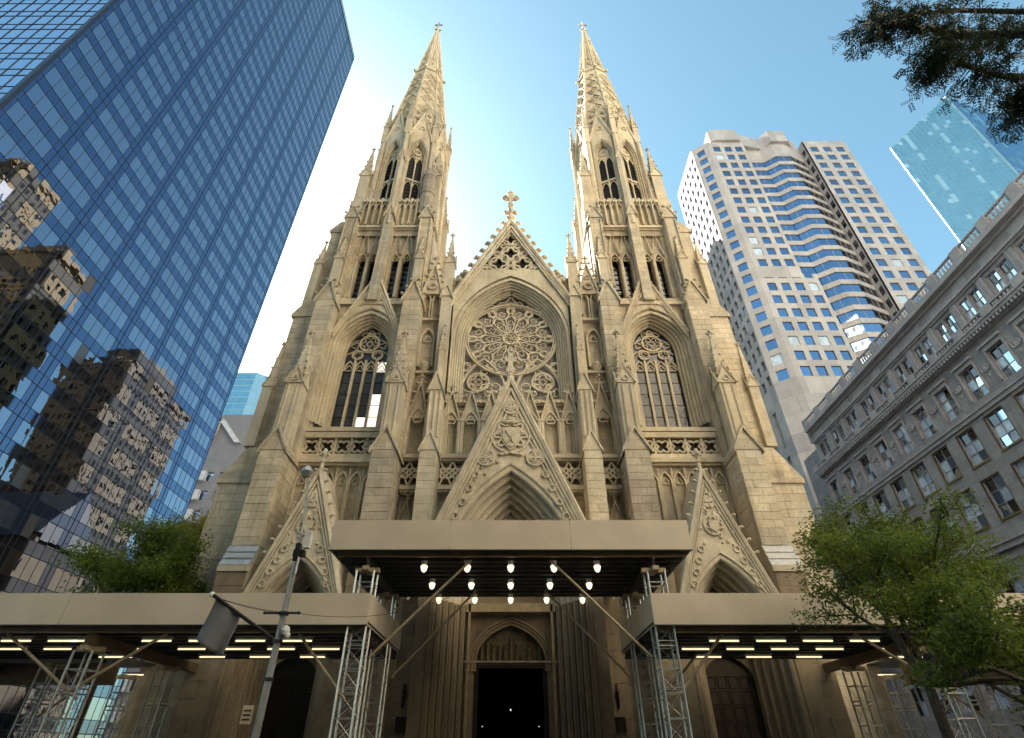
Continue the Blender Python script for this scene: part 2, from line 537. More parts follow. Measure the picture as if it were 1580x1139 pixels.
    def pinnacle(self, x, y, w, z0, zg, zt, crock=4, fin=0.9):
        """square shaft, four gablets, crocketed spirelet and finial"""
        self.box(x - w, x + w, y - w, y + w, z0, zg)
        self.box(x - w * 1.18, x + w * 1.18, y - w * 1.18, y + w * 1.18, zg - 0.12 * w, zg + 0.14 * w)
        gh = 2.3 * w
        for a in range(4):
            c, s_ = math.cos(a * math.pi / 2), math.sin(a * math.pi / 2)
            o = self.T
            def T2(p, c=c, s_=s_, o=o):
                q = (x + c * (p[0] - x) - s_ * (p[1] - y), y + s_ * (p[0] - x) + c * (p[1] - y), p[2])
                return o(q) if o else q
            self.T = T2
            self.prism([(x - w * 1.05, zg), (x + w * 1.05, zg), (x, zg + gh)], y - w * 1.12, y - w * 0.5)
            self.tube([(x - w * 1.25, y - w * 1.2, zg - 0.1 * w), (x, y - w * 1.2, zg + gh * 1.08), (x + w * 1.25, y - w * 1.2, zg - 0.1 * w)], 0.13 * w, 4)
            self.ball(x, y - w * 1.2, zg + gh * 1.2, 0.2 * w, 0.3 * w, 5)
            if crock:
                for i in range(crock):
                    t = (i + 0.7) / (crock + 0.7)
                    rr = w * 0.95 * (1 - t) + 0.04
                    self.ball(x - rr, y - rr, zg + 0.2 * gh + t * (zt - fin - zg - 0.2 * gh), 0.17 * w + 0.03, n=5)
            self.T = o
        self.frustum(x, y, zg, zt - fin * 0.55, w * 1.32, 0.07, 4, math.pi / 4)
        self.finial(x, y, zt - fin, fin)

    def build(self, name, mat, parent=None, kind=None, label=None, smooth=False):
        me = bpy.data.meshes.new(name)
        me.from_pydata(self.v, [], self.f)
        me.materials.append(M[mat] if isinstance(mat, str) else mat)
        if smooth:
            for p in me.polygons:
                p.use_smooth = True
        me.update()
        o = bpy.data.objects.new(name, me)
        link(o)
        adopt(o, parent)
        if kind:
            o['kind'] = kind
        if label:
            o['label'] = label
        return o

def arch(cx, w, zs, za, n=8):
    h = za - zs
    if h < 1.1 * w:      # low arch: a pointed one pressed flat
        return [(x, zs + (z - zs) * h / (1.5 * w)) for x, z in arch(cx, w, zs, zs + 1.5 * w, n)]
    r = (w * w + h * h) / (2 * w)
    a = math.acos(max(-1, min(1, (w - r) / r)))
    left = []
    for i in range(n + 1):
        t = math.pi + (a - math.pi) * i / n
        left.append((cx - w + r + r * math.cos(t), zs + r * math.sin(t)))
    return left + [(2 * cx - x, z) for x, z in reversed(left[:-1])]

def archpath(cx, w, z0, zs, za, n=8):
    return [(cx - w, z0)] + arch(cx, w, zs, za, n) + [(cx + w, z0)]

_unit = {}
def unit_box(mat, bevel=0.0):
    k = ('box', mat)
    if k not in _unit:
        b = MB()
        b.box(-0.5, 0.5, -0.5, 0.5, -0.5, 0.5)
        me = bpy.data.meshes.new('block')
        me.from_pydata(b.v, [], b.f)
        me.materials.append(M[mat])
        _unit[k] = me
    return _unit[k]

def unit_quad(mat):
    k = ('quad', mat)
    if k not in _unit:
        me = bpy.data.meshes.new('pane')
        me.from_pydata([(-0.5, 0, -0.5), (0.5, 0, -0.5), (0.5, 0, 0.5), (-0.5, 0, 0.5)], [], [(0, 1, 2, 3)])
        me.materials.append(M[mat])
        _unit[k] = me
    return _unit[k]

def piece(name, me, parent, matrix):
    o = bpy.data.objects.new(name, me)
    link(o)
    adopt(o, parent)
    o.matrix_basis = matrix
    return o

def frame_matrix(org, udir, ndir):
    """x along the facade, -y out of it, z up"""
    u, n = Vector(udir), Vector(ndir)
    return Matrix(((u.x, -n.x, 0, org[0]), (u.y, -n.y, 0, org[1]), (u.z, -n.z, 1, org[2]), (0, 0, 0, 1)))

# ------------------------------------------------------------------ ground, road, pavements
def setting(name, mat, build):
    b = MB()
    build(b)
    o = b.build(name, mat)
    o['kind'] = 'structure'
    return o

setting('ground', 'asphalt', lambda b: b.add([(-1500, -1500, -0.15), (1500, -1500, -0.15), (1500, 1500, -0.15), (-1500, 1500, -0.15)], [(0, 1, 2, 3)]))
setting('road', 'asphalt', lambda b: b.box(-300, 300, 1.8, 18.4, -0.146, -0.142))
def _pav(b):
    b.box(-31, 31, 18.6, 120, -0.14, 0.0)
    b.box(-300, 300, -8, 1.6, -0.14, 0.0)
setting('pavement', 'paving', _pav)
def _kerb(b):
    b.box(-31, 31, 18.4, 18.596, -0.14, 0.012)
    b.box(-300, 300, 1.604, 1.8, -0.14, 0.012)
setting('kerb', 'paving', _kerb)
def _lines(b):
    for lane in (5.9, 10.0, 14.2):
        for i in range(-14, 15):
            b.box(i * 9 - 1.5, i * 9 + 1.5, lane - 0.06, lane + 0.06, -0.141, -0.137)
setting('road_markings', 'paint', _lines)

# ------------------------------------------------------------------ the cathedral
CATH = thing('cathedral', 'cream stone church with two openwork spires, a rose window and gabled portals', 'cathedral', (0, 30, 0))
C = 11.62           # distance of a tower's axis from the middle
AY = 36.8           # depth of the spire axis
WALL = {}           # parts that carry stones

def side(s):
    return (lambda p: (s * p[0], p[1], p[2]))

def nave():
    b = MB()
    for s in (-1, 1):
        b.box(s * 7.6 - 0.6, s * 7.6 + 0.6, 37, 108, 0, 31)
        b.box(s * 16.5 - 0.5, s * 16.5 + 0.5, 41.6, 108, 0, 16)
        for y in range(46, 106, 8):
            b.box(s * 17.6 - 1.0, s * 17.6 + 1.0, y - 0.6, y + 0.6, 0, 18)
            b.frustum(s * 17.8, y, 18, 22, 0.9, 0.05, 4, math.pi / 4)
    b.box(-24, 24, 84, 97, 0, 30)
    b.prism([(-3, 0.0), (3, 0.0), (3, 28), (-3, 28)], 108, 118)
    b.build('nave_wall', 'dark_brick_and_shade', CATH)  # cream nave darkened, shade on its flank put into the colour
    b = MB()
    b.prism([(-8.6, 31), (8.6, 31), (0, 41.5)], 34.8, 108)
    b.prismx([(83.4, 30), (97.6, 30), (90.5, 40)], -24.4, 24.4)
    for s in (-1, 1):
        b.prism([(s * 8.2, 22.5), (s * 17.2, 16), (s * 17.2, 16.4), (s * 8.2, 23)], 41.6, 108)
    b.build('roof', 'slate', CATH)
nave()

def ashlar_stones(rects, parent, mat, course=0.52, length=1.15, indiv=True, proud=0.03, name='stone'):
    """stone blocks laid in courses over flat rectangles.
    rect: (origin, u direction, n direction, width, z0, z1)"""
    joined = MB()
    me = unit_box(mat)
    for org, u, n, W, z0, z1 in rects:
        u, n = Vector(u), Vector(n)
        rows = max(1, round((z1 - z0) / course))
        h = (z1 - z0) / rows
        for r in range(rows):
            cuts = [0.0]
            x = length * (0.5 if r % 2 else 1.0) * rnd.uniform(0.8, 1.1)
            while x < W - 0.3 * length:
                cuts.append(x)
                x += length * rnd.uniform(0.75, 1.2)
            cuts.append(W)
            for a, c in zip(cuts, cuts[1:]):
                pr = proud + rnd.uniform(-0.012, 0.014)
                cen = Vector(org) + u * ((a + c) / 2) + n * (pr / 2 - 0.04)
                cen.z = z0 + (r + 0.5) * h
                sx, sy, sz = c - a - 0.022, pr + 0.08, h - 0.022
                if indiv:
                    mt = Matrix(((u.x, -n.x, 0, cen.x), (u.y, -n.y, 0, cen.y), (0, 0, 1, cen.z), (0, 0, 0, 1))) @ Matrix.Diagonal((sx, sy, sz, 1))
                    piece(name, me, parent, mt)
                else:
                    hx, hy = u * (sx / 2), n * (sy / 2)
                    vs = []
                    for dz in (-sz / 2, sz / 2):
                        for aa, bb in ((-1, -1), (1, -1), (1, 1), (-1, 1)):
                            q = cen + hx * aa + hy * bb
                            vs.append((q.x, q.y, cen.z + dz))
                    joined.add(vs, [(0, 3, 2, 1), (4, 5, 6, 7), (0, 1, 5, 4), (1, 2, 6, 5), (2, 3, 7, 6), (3, 0, 4, 7)])
    if joined.v:
        return joined.build('masonry', mat, parent, kind='stuff')

def tower(s):
    T = side(s)
    def mb():
        return MB(T)
    def put(b, name, mat='stone', parent=CATH, **k):
        return b.build(name, mat, parent, **k)

    # ---- core behind the front wall
    b = mb()
    b.box(C - 4.3, C + 4.3, 34.9, 41.6, 0, 41.6)
    # front wall round the portal
    pts = archpath(C, 2.5, 0, 6.5, 10.7)
    b.wall_over(pts, lambda x: 17.6, 32.95, 34.0)
    for x0, x1 in ((C - 4.3, C - 2.5), (C + 2.5, C + 4.3)):
        b.box(x0, x1, 32.955, 34.9, 0, 17.6)
    # wall beside and above the great window
    for x0, x1 in ((C - 4.3, C - 2.62), (C + 2.62, C + 4.3)):
        b.box(x0, x1, 33.1, 34.9, 17.6, 33.2)
    b.wall_over(arch(C, 2.62, 28.2, 31.75), lambda x: 33.2, 33.1, 34.7)
    b.box(C - 2.62, C + 2.62, 33.3, 34.9, 17.6, 20.4)
    # wall of the twin-window stage
    for u0, u1 in ((-4.3, -2.55), (-0.45, 0.45), (2.55, 4.3)):
        b.box(C + u0, C + u1, 33.5, 34.9, 33.2, 41.6)
    for cu in (-1.5, 1.5):
        for du in (-0.52, 0.52):
            b.wall_over(arch(C + cu + du, 0.37, 38.3, 39.3, 4), lambda x: 41.6, 33.7, 34.6)
        for du in (-1.05, -0.15, 0.89):
            b.box(C + cu + du, C + cu + du + (0.3 if abs(du) < 0.2 else 0.16), 33.7, 34.6, 33.2, 41.6)
    b.box(C - 4.3, C + 4.3, 33.4, 41.6, 41.6, 42.5)
    wall = put(b, 'tower_wall', 'stone_wall')

    # ---- string courses, ledges, sills
    for z, h, y in ((17.6, 0.32, 32.45), (20.1, 0.3, 32.7), (42.45, 0.32, 33.05)):
        b = mb()
        b.box(C - 2.9 if z < 40 else C - 4.5, C + 2.9 if z < 40 else C + 4.5, y, 34.9, z, z + h)
        b.box(C - 2.8 if z < 40 else C - 4.4, C + 2.8 if z < 40 else C + 4.4, y + 0.18, 34.85, z - 0.16, z)
        put(b, 'string_course')
    b = mb()
    b.prismx([(32.75, 20.4), (34.4, 21.4), (34.4, 20.4)], C - 2.85, C + 2.85)
    put(b, 'sill')
    b = mb()
    b.prismx([(32.95, 32.6), (33.75, 33.75), (34.4, 33.75), (34.4, 32.6)], C - 2.9, C + 2.9)
    b.box(C - 2.9, C + 2.9, 32.82, 34.3, 32.3, 32.6)
    put(b, 'sill')

    # ---- pierced frieze below the window: cusped openings
    b = mb()
    b.box(C - 2.75, C + 2.75, 33.18, 33.29, 17.95, 20.1)
    b.box(C - 2.8, C + 2.8, 32.75, 33.2, 19.62, 20.05)
    b.box(C - 2.8, C + 2.8, 32.75, 33.2, 18.0, 18.35)
    for i in range(5):
        x = C - 2.2 + 1.1 * i
        b.foil(x, 18.98, 0.52, 32.95, 0.09, 4, math.pi / 4)
        b.box(x - 0.62, x - 0.48, 32.85, 33.2, 18.35, 19.62)
        for q in (-0.27, 0.27):
            b.ball(x + q, 32.85, 19.3, 0.14, 0.1)
    b.box(C + 2.68, C + 2.8, 32.85, 33.2, 18.35, 19.62)
    put(b, 'frieze')
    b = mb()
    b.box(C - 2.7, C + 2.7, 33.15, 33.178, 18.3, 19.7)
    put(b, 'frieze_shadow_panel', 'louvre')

    # ---- blind arcade of the portal stage
    b = mb()
    for i in range(6):
        x = C - 2.25 + 0.9 * i
        b.order(x, 0.33, 0.09, 12.6, 16.2, 16.95, 32.72, 32.96, 6)
        b.foil(x, 16.35, 0.24, 32.85, 0.05, 3, math.pi / 2, 18)
        b.tube([(x - 0.45, 32.78, 12.6), (x - 0.45, 32.78, 17.3)], 0.07, 5)
    b.box(C - 2.75, C + 2.75, 32.6, 32.95, 12.2, 12.6)
    put(b, 'blind_arcade')

    # ---- portal: orders, gable, door
    b = mb()
    jbs = {-1: mb(), 1: mb()}
    n = 5
    for i in range(n):
        t = i / n
        w = 2.55 - 1.15 * t
        za = 10.85 - 1.05 * t
        y0 = 29.95 + 2.6 * t
        b.order(C, w - 0.23, 0.23, 6.38, 6.4, za - 0.3, y0, y0 + 0.52, 9, 1.2)
        for sg in (-1, 1):
            jbs[sg].jamb(C, w - 0.23, 0.23, 0.0, 6.38, y0 + 0.002, y0 + 0.52, (sg,))
        b.roll(arch(C, w - 0.24, 6.4, za - 0.32, 9), y0 + 0.1, 0.085, 5)
        b.roll(arch(C, w - 0.02, 6.4, za - 0.02, 9), y0 - 0.04, 0.06, 5)
    put(b, 'portal_arch', 'stone_pale')
    for sg in (-1, 1):
        xs = sorted((C + sg * 2.56, C + sg * 3.25))
        jbs[sg].box(xs[0], xs[1], 29.904, 30.6, 0, 6.4)
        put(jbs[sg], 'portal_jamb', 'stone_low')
    b = mb()
    slope = 2.85
    apex = 15.75
    b.wall_over(arch(C, 2.56, 6.4, 10.9, 9), lambda x: apex - slope * abs(x - C), 29.9, 30.6)
    for sg in (-1, 1):
        x1 = C + sg * 3.25
        b.box(min(C + sg * 2.56, x1), max(C + sg * 2.56, x1), 29.904, 30.6, 6.402, 6.6)
        for k, (off, rr, yy) in enumerate(((0.0, 0.13, 29.82), (0.22, 0.08, 29.84), (0.40, 0.06, 29.86))):
            b.tube([(x1 - sg * off * 0.3, yy, apex - slope * 3.25 - off), (C, yy, apex - off * 3.0)], rr, 5)
        # coping slabs and the return to the tower wall
        b.add([(x1, 29.8, 6.5), (C, 29.8, apex), (C, 29.8, apex + 0.35), (x1 + sg * 0.12, 29.8, 6.5),
               (x1, 33.0, 6.5), (C, 33.0, apex), (C, 33.0, apex + 0.35), (x1 + sg * 0.12, 33.0, 6.5)],
              [(0, 1, 2, 3), (4, 5, 6, 7), (3, 2, 6, 7), (0, 1, 5, 4), (0, 3, 7, 4)])
        b.crockets((x1 + sg * 0.1, 6.8), (C, apex + 0.3), 29.95, 13, 0.14, 5)
    b.finial(C, 30.0, apex + 0.2, 1.35)
    gab = put(b, 'portal_gable', 'stone_pale')
    for x, z, r in ((C, 12.35, 0.5), (C, 13.7, 0.25)):
        b = mb()
        b.foil(x, z, r, 29.84, 0.06)
        b.ring(x, z, r * 1.12, 29.84, 0.06)
        b.ball(x, 29.9, z, r * 0.45, None, 8, 0.12)
        put(b, 'medallion', 'stone_pale', gab)
    b = mb()
    b.prism([(C - 0.3, 12.6), (C + 0.3, 12.6), (C + 0.27, 12.15), (C, 11.95), (C - 0.27, 12.15)], 29.74, 29.9)
    put(b, 'shield', 'stone_pale', gab)
    b = mb()
    rr = random.Random(3)
    for i in range(36):
        z = rr.uniform(11.2, 14.4)
        hw = min((apex - 0.9 - z) / slope, 1.5)
        x = C + rr.uniform(-hw, hw)
        b.ball(x, 29.88, z, rr.uniform(0.07, 0.15), None, 5, 0.1)
    for sg in (-1, 1):
        for k in range(4):
            b.ring(C + sg * (1.0 + 0.25 * k), 11.0 - 0.62 * k, 0.17, 29.86, 0.05, 10)
    put(b, 'carved_leaves', 'stone_pale', gab, kind='stuff')
    b = mb()
    b.wall_over(archpath(C, 1.3, 0, 5.0, 6.1, 6), lambda x: 10.5, 32.5, 32.7)
    b.box(C - 2.6, C - 1.3, 32.504, 32.9, 0, 10.5)
    b.box(C + 1.3, C + 2.6, 32.504, 32.9, 0, 10.5)
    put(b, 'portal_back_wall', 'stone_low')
    b = mb()
    b.box(C - 1.35, C + 1.35, 32.8, 32.9, 0, 6.2)
    door = put(b, 'door', 'bronze')
    b = mb()
    for ix in range(4):
        for iz in range(7):
            x, z = C - 1.17 + ix * 0.6, 0.25 + iz * 0.72
            b.band([(x, z), (x + 0.54, z), (x + 0.54, z + 0.64), (x, z + 0.64)], [(x + 0.07, z + 0.07), (x + 0.47, z + 0.07), (x + 0.47, z + 0.57), (x + 0.07, z + 0.57)], 32.74, 32.8, True)
    b.box(C - 1.3, C + 1.3, 32.7, 32.8, 5.1, 5.2)
    put(b, 'door_panel', 'bronze', door)

    # ---- great window
    b = mb()
    n = 5
    for i in range(n):
        t = i / n
        w = 2.66 - 0.9 * t
        za = 31.75 - 0.75 * t
        y0 = 33.02 + 1.25 * t
        b.order(C, w - 0.2, 0.2, 21.0, 28.2, za - 0.28, y0, y0 + 0.32, 9, 1.2)
        b.roll(archpath(C, w - 0.2, 21.0, 28.2, za - 0.28, 9), y0 + 0.06, 0.065, 5)
    b.roll(archpath(C, 2.75, 21.0, 28.2, 31.95, 9), 32.98, 0.12, 5)
    win = put(b, 'window', 'stone')
    W = 1.78
    b = mb()
    ty = 34.3
    for k in range(-1, 2):
        b.box(C + k * 0.86 - 0.085, C + k * 0.86 + 0.085, ty - 0.14, ty + 0.1, 21.2, 27.4)
    for k in range(4):
        b.roll(archpath(C - 1.29 + k * 0.86, 0.40, 26.4, 26.4, 27.35, 5), ty - 0.02, 0.07)
        b.foil(C - 1.29 + k * 0.86, 26.62, 0.3, ty, 0.045, 3, math.pi / 2, 16)
    for k in (-1, 1):
        b.ring(C + k * 0.8, 27.95, 0.42, ty - 0.04, 0.075)
        b.foil(C + k * 0.8, 27.95, 0.36, ty, 0.05)
    b.ring(C, 29.15, 0.78, ty - 0.05, 0.085)
    b.foil(C, 29.15, 0.7, ty, 0.06, 6)
    b.foil(C, 29.15, 0.3, ty, 0.05, 6)
    for k in (-1, 1):
        b.foil(C + k * 1.13, 28.95, 0.34, ty, 0.05, 3)
        b.foil(C + k * 0.5, 30.1, 0.27, ty, 0.045, 3)
        b.tube([(C + k * 1.7, ty, 28.0), (C + k * 0.95, ty, 28.5), (C, ty, 28.2)], 0.06, 4)
        b.tube([(C + k * 1.5, ty, 29.2), (C + k * 0.8, ty, 29.6), (C, ty, 30.3)], 0.055, 4)
    b.foil(C, 30.35, 0.25, ty, 0.045)
    put(b, 'tracery', 'stone', win)
    bars = mb()
    for k in range(4):
        x = C - 1.29 + k * 0.86
        for r in range(6):
            z0 = 21.2 + r * 1.03
            pb = MB(T)
            pb.box(x - 0.42, x + 0.42, ty + 0.1, ty + 0.13, z0, z0 + 1.0)
            glare = (s < 0 and k == 0 and r in (0, 1, 2)) or (s < 0 and k == 1 and r == 0) or (s < 0 and k == 0 and r == 5)  # these panes glow in place of bright daylight reflections
            pb.build('pane', 'glare_and_lamp' if glare else 'stained', win)
            bars.box(x - 0.42, x + 0.42, ty + 0.07, ty + 0.11, z0 - 0.025, z0 + 0.005)
    b = mb()
    b.band(arch(C, W, 27.38, 31.0), [(x, 27.38) for x, z in arch(C, W, 27.38, 31.0)], ty + 0.1, ty + 0.13)
    put(b, 'pane', 'stained', win)
    put(bars, 'glazing_bar', 'black', win)
    # hood gable over the window
    b = mb()
    zf, zp = 29.2, 35.9
    sl = (zp - zf) / 2.72
    b.wall_over(arch(C, 2.66, 28.25, 31.9, 9), lambda x: zp - 0.25 - sl * abs(x - C), 32.92, 33.1)
    for sg in (-1, 1):
        for off, rr_ in ((0.0, 0.15), (0.3, 0.08), (0.52, 0.06)):
            b.tube([(C + sg * (2.75 - off * 0.25), 32.84, zf - off), (C, 32.84, zp - off * 2.3)], rr_, 5)
        b.crockets((C + sg * 2.75, zf), (C, zp), 32.86, 9, 0.1, 0)
    b.foil(C, 33.2, 0.55, 32.86, 0.07)
    b.ring(C, 33.2, 0.66, 32.86, 0.07)
    for sg in (-1, 1):
        b.foil(C + sg * 0.95, 32.45, 0.28, 32.86, 0.05, 3)
    b.foil(C, 34.35, 0.26, 32.86, 0.05, 3)
    b.ball(C, 32.85, 33.2, 0.25, None, 8, 0.1)
    put(b, 'window_gable', 'stone')

    # ---- four front buttresses
    for u in (-3.55, 3.55):
        x = C + u
        b = mb()
        b.box(x - 0.8, x + 0.8, 29.95, 34.2, 0, 10.1)
        b.prismx([(29.95, 10.1), (30.5, 11.35), (33, 11.35), (33, 10.1)], x - 0.8, x + 0.8)
        b.box(x - 0.79, x + 0.79, 30.5, 34.2, 11.35, 17.5)
        b.gablet(x, 0.8, 17.5, 19.0, 30.46, 33.2, 0.15, 0.14)
        bt = put(b, 'buttress', 'stone_wall')
        if u > 0:
            b = mb()
            for k in range(3):
                z0 = 10.12 + 0.42 * k
                y0 = 29.92 + 0.19 * k
                b.prismx([(y0 - 0.05, z0), (y0 - 0.05, z0 + 0.07), (y0 + 0.20, z0 + 0.44), (y0 + 0.24, z0 + 0.36)], x - 0.86, x + 0.86)
            put(b, 'lead_flashing', 'lead', bt)
            b = mb()
            b.box(x - 0.86, x + 0.86, 29.83, 30.1, 9.8, 10.1)
            put(b, 'ledge', 'stone', bt)
        # upper part with its own gablet
        b = mb()
        b.box(x - 0.76, x + 0.76, 31.95, 34.6, 17.5, 32.0)
        b.gablet(x, 0.76, 32.0, 34.0, 31.92, 34.5, 0.15, 0.14, 3)
        b.box(x - 0.62, x + 0.62, 32.7, 35.0, 32.0, 44.0)
        b.gablet(x, 0.62, 43.4, 44.9, 32.6, 34.9, 0.12, 0.1, 2)
        # panelled face: thin shafts
        for q in (-0.62, 0.62):
            b.tube([(x + q * 0.8, 32.62, 34.4), (x + q * 0.8, 32.62, 43.2)], 0.09, 5)
        up = put(b, 'upper_buttress', 'stone_wall')
        b = mb()
        b.pinnacle(x, 31.3, 0.56, 18.2, 22.9, 28.2, 5, 1.2)
        b.foil(x, 23.2, 0.24, 30.62, 0.06, 3, math.pi / 2, 18)
        for q in (-0.25, 0.25):
            b.tube([(x + q * 1.2, 30.7, 18.6), (x + q * 1.2, 30.7, 22.7)], 0.08, 5)
        put(b, 'pinnacle', 'stone', up)
        b = mb()
        b.pinnacle(x, 32.55, 0.36, 33.5, 37.2, 40.6, 3, 0.7)
        put(b, 'pinnacle', 'stone', up)
        # blocks on the lower faces
        X0 = s * x
        rects = [((X0 - 0.8, 30.5, 0), (1, 0, 0), (0, -1, 0), 1.6, 11.4, 17.4)]
        inner = -s  # towards the middle line
        rects.append(((X0 + inner * 0.79, 30.5 if inner > 0 else 33.0, 0), (0, 1, 0) if inner > 0 else (0, -1, 0), (inner, 0, 0), 2.45, 11.4, 17.4))
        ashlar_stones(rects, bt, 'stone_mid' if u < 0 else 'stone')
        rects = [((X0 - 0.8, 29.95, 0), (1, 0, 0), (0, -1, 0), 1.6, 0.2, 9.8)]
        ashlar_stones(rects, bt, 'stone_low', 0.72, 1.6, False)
        rects = [((X0 - 0.76, 31.95, 0), (1, 0, 0), (0, -1, 0), 1.52, 20, 31.8),
                 ((X0 + inner * 0.76, 31.95 if inner > 0 else 33.1, 0), (0, 1, 0) if inner > 0 else (0, -1, 0), (inner, 0, 0), 1.1, 20, 31.8)]
        ashlar_stones(rects, up, 'stone', indiv=False)

    # ---- flank buttress
    b = mb()
    xo = C + 4.3
    b.box(xo - 0.1, C + 7.75, 33.0, 36.4, 0, 16.3)
    b.prism([(xo, 16.3), (C + 7.9, 16.3), (C + 7.9, 16.6), (C + 6.5, 18.9), (xo, 18.9)], 32.9, 36.5)
    b.box(xo - 0.1, C + 6.45, 33.25, 36.2, 18.9, 31.2)
    b.prism([(xo, 31.2), (C + 6.65, 31.2), (C + 6.65, 31.5), (C + 5.6, 33.2), (xo, 33.2)], 33.15, 36.3)
    b.box(xo - 0.1, C + 5.55, 33.6, 36.0, 33.2, 42.3)
    b.prism([(xo, 42.3), (C + 5.75, 42.3), (C + 5.75, 42.6), (C + 4.9, 43.8), (xo, 43.8)], 33.5, 36.1)
    b.prism([(C + 7.75, 0), (C + 9.0, 0), (C + 8.3, 9.5), (C + 7.75, 10.4)], 33.1, 36.3)
    fl = put(b, 'flank_buttress', 'stone_wall')
    xa, xb = sorted((s * xo, s * (C + 7.75)))
    ashlar_stones([((xa, 33.0, 0), (1, 0, 0), (0, -1, 0), xb - xa, 6.5, 16.1)], fl, 'stone')
    xa, xb = sorted((s * xo, s * (C + 6.45)))
    ashlar_stones([((xa, 33.25, 0), (1, 0, 0), (0, -1, 0), xb - xa, 19.0, 31.0)], fl, 'stone', indiv=False)
    for z0, z1, x, y in ((21.5, 28.5, C + 6.5, 32.9), (35.0, 41.0, C + 5.7, 33.2)):
        b = mb()
        b.pinnacle(x, y + 0.3, 0.36, z0 - 2.5, z0 + 2.5, z1, 3, 0.8)
        put(b, 'pinnacle', 'stone', fl)

    # ---- twin windows stage: louvred glass, blind gablets above
    b = mb()
    for cu in (-1.5, 1.5):
        for du in (-0.52, 0.52):
            b.order(C + cu + du, 0.36, 0.1, 33.7, 38.3, 39.25, 33.55, 33.75, 5)
            for q in (-0.47, 0.47):
                b.tube([(C + cu + du + q, 33.5, 33.7), (C + cu + du + q, 33.5, 38.4)], 0.085, 5)
                b.ball(C + cu + du + q, 33.5, 38.45, 0.13, 0.1)
            b.foil(C + cu + du, 38.55, 0.27, 33.62, 0.045, 3, math.pi / 2, 16)
            b.tube([(C + cu + du - 0.5, 33.45, 39.1), (C + cu + du, 33.45, 42.2), (C + cu + du + 0.5, 33.45, 39.1)], 0.085, 4)
            b.tube([(C + cu + du, 33.45, 42.2), (C + cu + du, 33.45, 42.5)], 0.05, 4)
    tw = put(b, 'belfry_window', 'stone')
    for cu in (-1.5, 1.5):
        for du in (-0.52, 0.52):
            b = mb()
            b.box(C + cu + du - 0.4, C + cu + du + 0.4, 34.3, 34.4, 33.6, 39.3)
            for i in range(8):
                z = 34.0 + i * 0.65
                b.box(C + cu + du - 0.38, C + cu + du + 0.38, 34.2, 34.31, z, z + 0.04)
            put(b, 'pane', 'win_dark', tw)

    # ---- front centre pier running up to the lantern
    b = mb()
    b.box(C - 0.42, C + 0.42, 32.55, 34.0, 32.6, 43.9)
    b.gablet(C, 0.42, 43.7, 45.0, 32.45, 34.0, 0.12, 0.08)
    b.box(C - 0.36, C + 0.36, 32.6, 34.0, 43.9, 53.2)
    b.gablet(C, 0.36, 53.2, 54.6, 32.5, 34.0, 0.1, 0.08)
    put(b, 'centre_pier', 'stone_wall')

    # ---- parapet of blind arches at the foot of the lantern
    b = mb()
    for cu in (-1.75, 1.75):
        for i in range(4):
            x = C + cu - 0.9 + 0.6 * i
            b.order(x, 0.2, 0.08, 43.0, 45.4, 46.0, 33.05, 33.4, 5)
            b.ball(x, 33.05, 46.35, 0.18, 0.2)
            b.tube([(x - 0.3, 33.0, 42.8), (x - 0.3, 33.0, 46.6)], 0.07, 4)
        b.box(C + cu - 1.25, C + cu + 1.25, 33.4, 34.0, 42.7, 46.3)
        b.box(C + cu - 1.3, C + cu + 1.3, 33.0, 34.0, 46.3, 46.6)
        for i in range(5):
            b.ball(C + cu - 1.1 + 0.55 * i, 33.2, 46.8, 0.2, 0.22)
    put(b, 'parapet', 'stone')

    # ---- corner turrets on the square tower
    for u, y in ((3.75, 33.9), (-3.75, 33.9), (3.75, 40.4), (-3.75, 40.4)):
        b = mb()
        x = C + u
        b.box(x - 0.65, x + 0.65, y - 0.65, y + 0.65, 42.4, 46.8)
        b.pinnacle(x, y, 0.52, 46.8, 51.2, 57.2, 4, 1.0)
        sg = 1 if u > 0 else -1
        b.pinnacle(x - sg * 0.75, y + (0.1 if y < 37 else -0.1), 0.3, 42.4, 49.0, 52.6, 3, 0.6)
        b.tube([(x - sg * 0.3, y + 0.3, 50.5), (x - sg * 1.6, y + 1.1, 52.0)], 0.2, 5)
        put(b, 'corner_turret', 'stone')
    if s < 0:
        b = mb()
        b.frustum(C - 3.15, 33.5, 44.5, 50.5, 0.82, 0.78, 12)
        b.frustum(C - 3.15, 33.5, 50.5, 52.0, 0.84, 0.55, 12)
        b.frustum(C - 3.15, 33.5, 47.6, 47.8, 0.88, 0.88, 12)
        put(b, 'stair_turret', 'stone_grey')

    # ---- octagonal lantern
    def face(k):
        a = R(22.5 + 45 * k)
        c, s_ = math.cos(a), math.sin(a)
        return lambda p: T((C + c * p[0] - s_ * p[1], AY + s_ * p[0] + c * p[1], p[2]))
    AP = 3.62
    hw = AP * math.tan(R(22.5))
    core = mb()
    core.frustum(C, AY, 42.4, 61.5, 2.9, 2.9, 8)
    lan = put(core, 'lantern', 'stone_wall')
    for k in range(8):
        F = face(k)
        b = MB(F)
        b.wall_over(archpath(0, 1.0, 46.8, 55.2, 57.9, 7), lambda x: 60.5, -AP, -AP + 0.75)
        for sg in (-1, 1):
            b.box(min(sg, sg * (hw + 0.02)), max(sg, sg * (hw + 0.02)), -AP + 0.004, -AP + 0.75, 42.5, 60.5)
        b.box(-1.0, 1.0, -AP + 0.1, -AP + 0.75, 42.5, 47.0)
        for i in range(3):
            b.order(0, 1.02 - 0.13 * i, 0.1, 46.8, 55.2, 57.8 - 0.13 * i, -AP - 0.1 + 0.17 * i, -AP + 0.12 + 0.17 * i, 7)
        gz = 63.6
